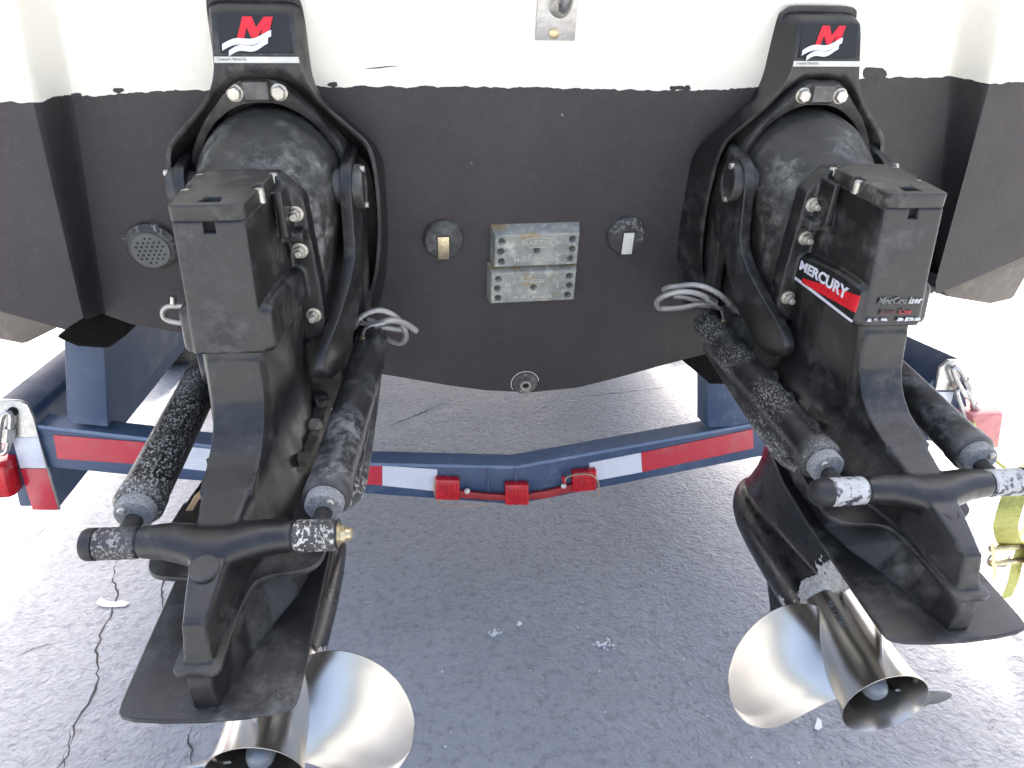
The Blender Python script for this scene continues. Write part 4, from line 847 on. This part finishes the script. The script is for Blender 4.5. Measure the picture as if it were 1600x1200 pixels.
tape('red_tape', [(480, 716), (597, 727), (597, 758), (480, 749)], 'tape_red')
tape('white_tape', [(597.5, 727), (683, 733), (683, 767), (597.5, 758)], 'tape_white')
tape('white_tape', [(920, 723), (1001, 707), (1003, 737), (922, 752)], 'tape_white')
tape('red_tape', [(1001.5, 707), (1176, 670), (1177, 700), (1003.5, 737)], 'tape_red')
tape('red_tape', [(1300, 650), (1440, 625), (1442, 655), (1302, 680)], 'tape_red')
for px in ((762, 729, 785), (805, 730, 789)):
    b = MB(); b.tube([yq(px[0], px[1]+1)-(0, .0005, 0), yq(px[0]+1, px[2]-1)-(0, .0005, 0)], .0035, 8); wo('weld_seam', b, 'blue')
# three marker lights on their red bar
bar = MB(); bar.loft([[yq(*q)-(0, .004, 0) for q in r] for r in ([(690, 760), (690, 772)], )] and [[yq(a, c)-(0, .003, 0), yq(a, c2)-(0, .003, 0), yq(a, c2)-(0, .012, 0), yq(a, c)-(0, .012, 0)] for a, c, c2 in ((715, 763, 774), (760, 768, 777), (805, 771, 779), (850, 764, 775), (900, 752, 763))])
lb_ = wo('light_bar', bar, 'redbar', bevel=.001)
for (x0, y0, x1, y1, tilt) in ((680, 743, 717, 775, 2), (788, 751, 824, 783, 0), (892, 731, 929, 762, -5)):
    Q = [yq(x0, y0+tilt*-.3)-(0, 0, 0), yq(x1, y0+tilt*.4), yq(x1, y1+tilt*.4), yq(x0, y1-tilt*.3)]
    b = MB(); cen = sum(Q)/4
    b.loft([[q+(0, .001, 0) for q in Q], [q-(0, .016, 0) for q in Q], [cen+(q-cen)*.93-(0, .020, 0) for q in Q]])
    m_ = wo('marker_light', b, 'redlens', bevel=.002)
    rb_ = MB(); ux = (Q[1]-Q[0]); uz = (Q[3]-Q[0])
    for i in range(7):
        f = .12+.76*i/6; a = cen-ux*.5-uz*.5+ux*f+uz*.12-(0, .0200, 0); c = a+uz*.76; hx = ux*.022
        rb_.loft([[a-hx, a+hx, c+hx, c-hx], [a-hx*.4-(0, .0018, 0), a+hx*.4-(0, .0018, 0), c+hx*.4-(0, .0018, 0), c-hx*.4-(0, .0018, 0)]])
    for f in (.33, .66):
        a = cen-ux*.5-uz*.5+uz*f+ux*.1-(0, .0200, 0); c = a+ux*.8; hz = uz*.02
        rb_.loft([[a-hz, a+hz, c+hz, c-hz], [a-hz*.4-(0, .0014, 0), a+hz*.4-(0, .0014, 0), c+hz*.4-(0, .0014, 0), c-hz*.4-(0, .0014, 0)]])
    link('lens_rib', rb_.mesh('lens_rib'), MT['redlens'], m_)
for (px, py) in ((729, 763.5), (879, 755.5)):
    b = MB(); q = yq(px, py)-(0, .010, 0); b.lathe(q, (0, -1, 0), [(0, .0065), (.003, .006), (.0045, .004)], 14); wo('bar_rivet', b, 'decal_cream')
b = MB(); b.tube(spline([yq(*p)-(0, .012, 0) for p in ((680, 745), (678, 765), (684, 778), (694, 786), (730, 786), (760, 784))], 5), .0016, 6); wo('light_wire', b, 'leaf')
b = MB(); b.tube(spline([yq(*p)-(0, .022, 0) for p in ((879, 745), (884, 738), (900, 734), (920, 735), (930, 745), (932, 762), (928, 770))], 5), .0016, 6); wo('light_wire', b, 'leaf')
b = MB(); b.tube([yq(878, 740)-(0, .014, 0), yq(880, 750)-(0, .014, 0)], .0042, 8); wo('wire_connector', b, 'redlens')
# hull support posts
def post(front, back_y, nm='support_post'):
    P = [yq(*q) for q in front]; b = MB()
    b.loft([[p_ for p_ in P], [p_+(0, back_y, 0) for p_ in P]]); return wo(nm, b, 'blue', bevel=.004)
post([(96, 430), (160, 470), (169, 668), (104, 661)], .55)
post([(1105, 560), (1230, 545), (1240, 668), (1105, 668)], .06)
# carpeted bunks under the hull
for pxs, y0 in (([(84, 528), (150, 484), (206, 503), (196, 525), (168, 546), (120, 543)], YB-.06), ([(1066, 563), (1098, 545), (1165, 555), (1160, 585), (1132, 602), (1112, 602)], YB-.06)):
    P = [yq(*q, y0) for q in pxs]; b = MB(); b.loft([P, [p_+(0, 2.2, .03) for p_ in P]]); wo('carpeted_bunk', b, 'carpet', bevel=.008)
# side rails that run forward, with taped end plates, tie down rings and tail lights
def rail(front, mm='blue'):
    P = [yq(*q) for q in front]; b = MB(); b.loft([[p_ for p_ in P], [p_+(0, 5.0, 0) for p_ in P]]); return wo('side_rail', b, mm, bevel=.004)
rail([(-8, 628), (52, 640), (95, 792), (30, 792)])
def plate_(name, quad, mm, th=.006, off=.0, parent=trailer):
    P = [yq(*q)-(0, off, 0) for q in quad]; b = MB(); b.loft([[x-(0, th, 0) for x in P], P]); return wo(name, b, mm, parent, bevel=.0008)
plate_('end_plate', [(-6, 622), (34, 624), (46, 630), (53, 646), (96, 794), (54, 794), (23, 682), (-6, 682)], 'steel', .007, .001)
plate_('white_tape', [(22, 681), (63, 680), (75, 728), (35, 728)], 'tape_white', .001, .0085)
plate_('red_tape', [(35, 729), (75.5, 729), (94, 793), (54, 793)], 'tape_red', .001, .0085)
rail([(1436, 612), (1500, 560), (1520, 690), (1450, 690)])
plate_('end_plate', [(1458, 608), (1466, 572), (1480, 561), (1506, 560), (1490, 608)], 'steel', .007, .001)
plate_('white_tape', [(1456, 610), (1486, 610), (1478, 640), (1452, 632)], 'tape_white', .001, .0085)
MT['lens_overexposed'] = plain('overexposed red lens', (.62, .22, .2), .4, 0, .2, 40)  # pale red paints the bright glare into the right tail light
def tail(quad, mm='redlens'):
    P = [yq(*q)-(0, .03, 0) for q in quad]; cen = sum(P)/4; b = MB(); b.loft([[x+(0, .09, 0) for x in P], P, [cen+(x-cen)*.9-(0, .015, 0) for x in P]]); return wo('tail_light', b, mm, bevel=.004)
tail([(-45, 712), (24, 710), (36, 762), (-40, 768)]); tail([(1496, 636), (1548, 632), (1540, 690), (1500, 690)], 'lens_overexposed')
# shackles and quick links in the ring holes
def shackle(cx, cy, tilt, L_=62, w_=15):
    b = MB(); pts = []
    for u, v in ((0, -.5), (.5, -.35), (.5, .3), (.25, .5), (-.25, .5), (-.5, .3), (-.5, -.35), (0, -.5)): pts.append(yq(cx+u*w_+tilt*v, cy+v*L_)-(0, .02+.006*abs(u), 0))
    b.tube(spline(pts, 5), .0055, 8); o = wo('shackle', b, 'steel')
    b = MB(); q0 = yq(cx+w_*.5, cy-.1*L_)-(0, .021, 0); q1 = yq(cx+w_*.5+tilt*.3, cy+.22*L_)-(0, .021, 0); b.tube([q0, q1], .0095, 6); link('shackle_nut', b.mesh('shackle_nut'), MT['steel'], o)
shackle(16, 668, -8); b = MB(); b.cyl(yq(24, 640)-(0, .006, 0), yq(24, 640)-(0, .009, 0), .009, n=16); wo('ring_hole', b, 'dark')
shackle(1492, 592, 22, 46, 12); shackle(1502, 632, 24, 60, 18); shackle(1520, 672, 26, 50, 14)
# wheel far under the boat
wy = wpl(268, 592, 2, 0)[1]+.12; wx = wpl(268, 560, 1, wy)[0]
wh = MB(); wh.lathe((wx-.1, wy+.2, .33), (1, 0, 0), [(0, .18), (.01, .29), (.03, .322), (.07, .33), (.13, .33), (.17, .322), (.19, .29), (.2, .18), (.17, .16), (.03, .16)], 48, closed=True); wl = wo('wheel', wh, 'tyre')
tr = MB()
for i in range(56):
    a = 2*math.pi*i/56
    for x0 in (-.07, -.028, .014, .056):
        c = np.array([wx+x0, wy+.2+.33*math.cos(a), .33+.33*math.sin(a)]); t_ = np.array([0, -math.sin(a), math.cos(a)]); r_ = np.array([0, math.cos(a), math.sin(a)]); xx = np.array([.017, 0, 0])
        tr.loft([[c-xx-t_*.012, c+xx-t_*.012, c+xx+t_*.012, c-xx+t_*.012], [c-xx-t_*.011+r_*.008, c+xx-t_*.011+r_*.008, c+xx+t_*.011+r_*.008, c-xx+t_*.011+r_*.008]])
o = link('tyre_tread', tr.mesh('tyre_tread'), MT['tyre'], wl); o['kind'] = 'stuff'
rm_ = MB(); rm_.lathe((wx+.05, wy+.2, .33), (1, 0, 0), [(0, .16), (.01, .165), (.02, .12), (.0, .06), (.02, .03)], 32); link('rim', rm_.mesh('rim'), MT['steel'], wl)

xc = yq(805, 750)[0]
for dx, dy in ((0, .86), (2*(xc-wx)-.05, 0), (2*(xc-wx)-.05, .86)):      # other three tandem wheels, unseen, added to block side light under the boat
    o = wl.copy(); COL.objects.link(o); o.parent = trailer; o.matrix_basis = wl.matrix_basis.copy(); o.location = o.location+Vector((dx, dy, 0)); WORLD[o.name] = WORLD[wl.name]
    for ch in list(wl.children):
        c_ = ch.copy(); COL.objects.link(c_); c_.parent = o; c_.matrix_basis = ch.matrix_basis.copy()
# yellow tie-down strap hanging by the right rail
YS = YB-.05
sroot = thing('tie_down_strap', 'yellow green tie down strap with ratchet hanging at the right trailer rail', 'strap', tuple(yq(1575, 850, YS)))
def ribbon(pts, wv, th=.002):
    b = MB(); b.loft([[np.array(p)-wv, np.array(p)+wv, np.array(p)+wv+(0, th, 0), np.array(p)-wv+(0, th, 0)] for p in pts]); return b
lp = spline([yq(px, py, YS+dy) for px, py, dy in ((1640, 700, 0), (1600, 740, -.02), (1585, 775, -.045), (1577, 800, -.05), (1572, 825, -.03), (1580, 850, .0), (1600, 840, .02), (1640, 800, .03))], 5)
link('strap_loop', ribbon(lp, np.array([.022, -.012, .008])).mesh('strap_loop', smooth=60), MT['yellow'], sroot)
b = MB(); 
for x0 in (1548, 1600): b.loft([[yq(x0, 850, YS-.02), yq(x0+5, 848, YS-.02), yq(x0+10, 905, YS-.02), yq(x0+3, 905, YS-.02)], [yq(x0, 850, YS+.02), yq(x0+5, 848, YS+.02), yq(x0+10, 905, YS+.02), yq(x0+3, 905, YS+.02)]])
for py in (858, 880): b.cyl(yq(1548, py, YS), yq(1604, py-6, YS), .009, n=12)
link('ratchet_frame', b.mesh('ratchet_frame'), MT['brass'], sroot)
b = MB(); b.tube(spline([yq(px, py, YS) for px, py in ((1553, 862), (1543, 876), (1548, 884), (1572, 884), (1578, 868))], 4), .003, 8); link('ratchet_handle', b.mesh('ratchet_handle'), MT['steel'], sroot)
link('strap_tail', ribbon(spline([yq(px, py, YS) for px, py in ((1600, 845), (1590, 880), (1583, 910), (1572, 935))], 4), np.array([.016, 0, 0.004])).mesh('strap_tail'), MT['yellow'], sroot)
b = MB(); b.tube(spline([yq(px, py, YS) for px, py in ((1520, 660), (1540, 700), (1562, 725), (1590, 742))], 4), .004, 8); link('strap_cord', b.mesh('strap_cord'), MT['yellow'], sroot)

# ------------------------------------------------------------------ litter on the ground
def scrap(name, outline, mm, label, cat, lift=.004, curl=.008):
    P = [np.array(wpl(px, py, 2, .001)) for px, py in outline]; c = sum(P)/len(P); b = MB()
    top = [p_+(0, 0, lift+curl*(.5+.5*math.sin(7*i))) for i, p_ in enumerate(P)]
    b.loft([[p_+(0, 0, -.0008) for p_ in top], top]); me = b.mesh(name, lambda x, y, z: (x-c[0], y-c[1], z))
    return tag(link(name, me, MT[mm], None, Matrix.Translation((c[0], c[1], 0))), label, cat)
scrap('paper_scrap', [(151, 946), (158, 938), (168, 944), (180, 946), (190, 942), (203, 944), (196, 949), (178, 950), (160, 950)], 'paper', 'torn white paper scrap lying across the long ground crack', 'paper')
def blob(cx, cy, r, sd):
    rnd = random.Random(sd); return [(cx+r*(.5+rnd.random())*math.cos(a), cy+.75*r*(.5+rnd.random())*math.sin(a)) for a in np.linspace(0, 2*math.pi, 11, endpoint=False)]
def crumbs(cx, cy, r, n, sd, label):
    rnd = random.Random(sd); c = np.array(wpl(cx, cy, 2, 0)); b = MB()
    for i in range(n):
        a, d_ = rnd.uniform(0, 6.28), r*rnd.random()**.8; q = np.array([d_*math.cos(a)*1.3, d_*math.sin(a), .0015]); e = rnd.uniform(.0012, .0062)*(1.3-d_/r)
        k = rnd.randint(4, 7); top = [q+(e*(.6+.6*rnd.random())*math.cos(t), e*(.6+.6*rnd.random())*math.sin(t), rnd.uniform(.0005, .003)) for t in np.linspace(0, 6.28, k, endpoint=False)]
        b.loft([[p_*(1, 1, 0) for p_ in top], top])
    tag(link('paint_fleck', b.mesh('paint_fleck', smooth=0), MT['paper'], None, Matrix.Translation((c[0], c[1], 0))), label, 'fleck')
crumbs(772, 990, .018, 26, 1, 'white crumbled fleck on the asphalt between the two drives, under the middle light')
crumbs(944, 1008, .026, 46, 2, 'largest white splash of flecks on the asphalt, nearer the right drive')
scrap('paint_fleck', [(1272, 1140), (1277, 1123), (1283, 1128), (1284, 1139), (1278, 1143)], 'paper', 'small white fleck on the ground between two propeller blades', 'fleck', .002, .003)
scrap('paint_fleck', blob(812, 976, 5, 4), 'paper', 'tiny white fleck beside the crumbled one between the drives', 'fleck', .002, .003)
def crack(pts, w0, seed):
    rnd = random.Random(seed); P = [np.array(wpl(*p, 2, 0.0)) for p in pts]; Q = []
    for a, c in zip(P[:-1], P[1:]):
        n = max(2, int(np.linalg.norm(c-a)/.018))
        for i in range(n):
            t = i/n; Q.append(a+(c-a)*t+np.array([rnd.gauss(0, .0028), rnd.gauss(0, .0028), 0]))
    b = MB(); L_, R_ = [], []
    for i, q in enumerate(Q):
        d_ = nz(Q[min(i+1, len(Q)-1)]-Q[max(i-1, 0)]); nn = np.array([-d_[1], d_[0], 0]); w_ = w0*(.3+rnd.random())*min(1, .15+3*min(i, len(Q)-1-i)/len(Q))
        L_.append(q+nn*w_+(0, 0, .0012)); R_.append(q-nn*w_*.6+(0, 0, .0012))
    n = len(Q); b.add(L_+R_, [(i, i+1, n+i+1, n+i) for i in range(n-1)])
    o = link('ground_crack', b.mesh('ground_crack'), MT['crack'], None); o['kind'] = 'structure'
MT['crack'] = plain('dirt filled crack', (.045, .046, .05), .95, 0, .4, 60)
crack([(184, 872), (176, 905), (183, 930), (172, 965), (158, 985), (150, 1015), (153, 1060), (140, 1100), (115, 1135), (105, 1180), (92, 1230)], .0038, 1)
crack([(112, 1140), (104, 1180), (80, 1215)], .003, 5)
crack([(265, 880), (252, 925), (258, 960)], .003, 2)
crack([(0, 862), (30, 857), (60, 835), (90, 812)], .0022, 3)
crack([(20, 1030), (60, 1010), (110, 1000)], .0015, 4)
crack([(300, 1195), (297, 1150), (304, 1128)], .003, 6)
crack([(880, 622), (960, 615), (1040, 606), (1100, 600)], .004, 7)
crack([(600, 668), (650, 650), (700, 628)], .004, 8)
fl = MB(); rnd = random.Random(11)
for i in range(70):
    px, py = rnd.uniform(560, 1250), rnd.uniform(640, 1195)
    q = wpl(px, py, 2, .0015); r = rnd.uniform(.001, .0035); fl.add([(q[0]+r*math.cos(a), q[1]+r*math.sin(a), .0015+r*.5*(k % 2)) for k, a in enumerate((0, 1.3, 2.6, 4.1))], [(0, 1, 2), (0, 2, 3)])
o = link('ground_specks', fl.mesh('ground_specks'), MT['paper']); o['kind'] = 'stuff'
# dry leaf caught on the near trim ram
q = [un('L', px, py, 's', -.20) for px, py in ((288, 803), (297, 790), (303, 778), (314, 768), (318, 772), (308, 785), (300, 800), (292, 808))]
dw = drive_mw('L'); P = [dw @ Vector(D(*v)) for v in q]; c = sum((Vector(p_) for p_ in P), Vector())/len(P)
b = MB(); b.loft([[tuple(p_-c) for p_ in P], [tuple(p_-c+Vector((0, .001, .002))) for p_ in P]])
tag(link('dry_leaf', b.mesh('dry_leaf'), MT['leaf'], None, Matrix.Translation(c)), 'dry tan leaf caught behind the leg of the plain sided drive', 'leaf')
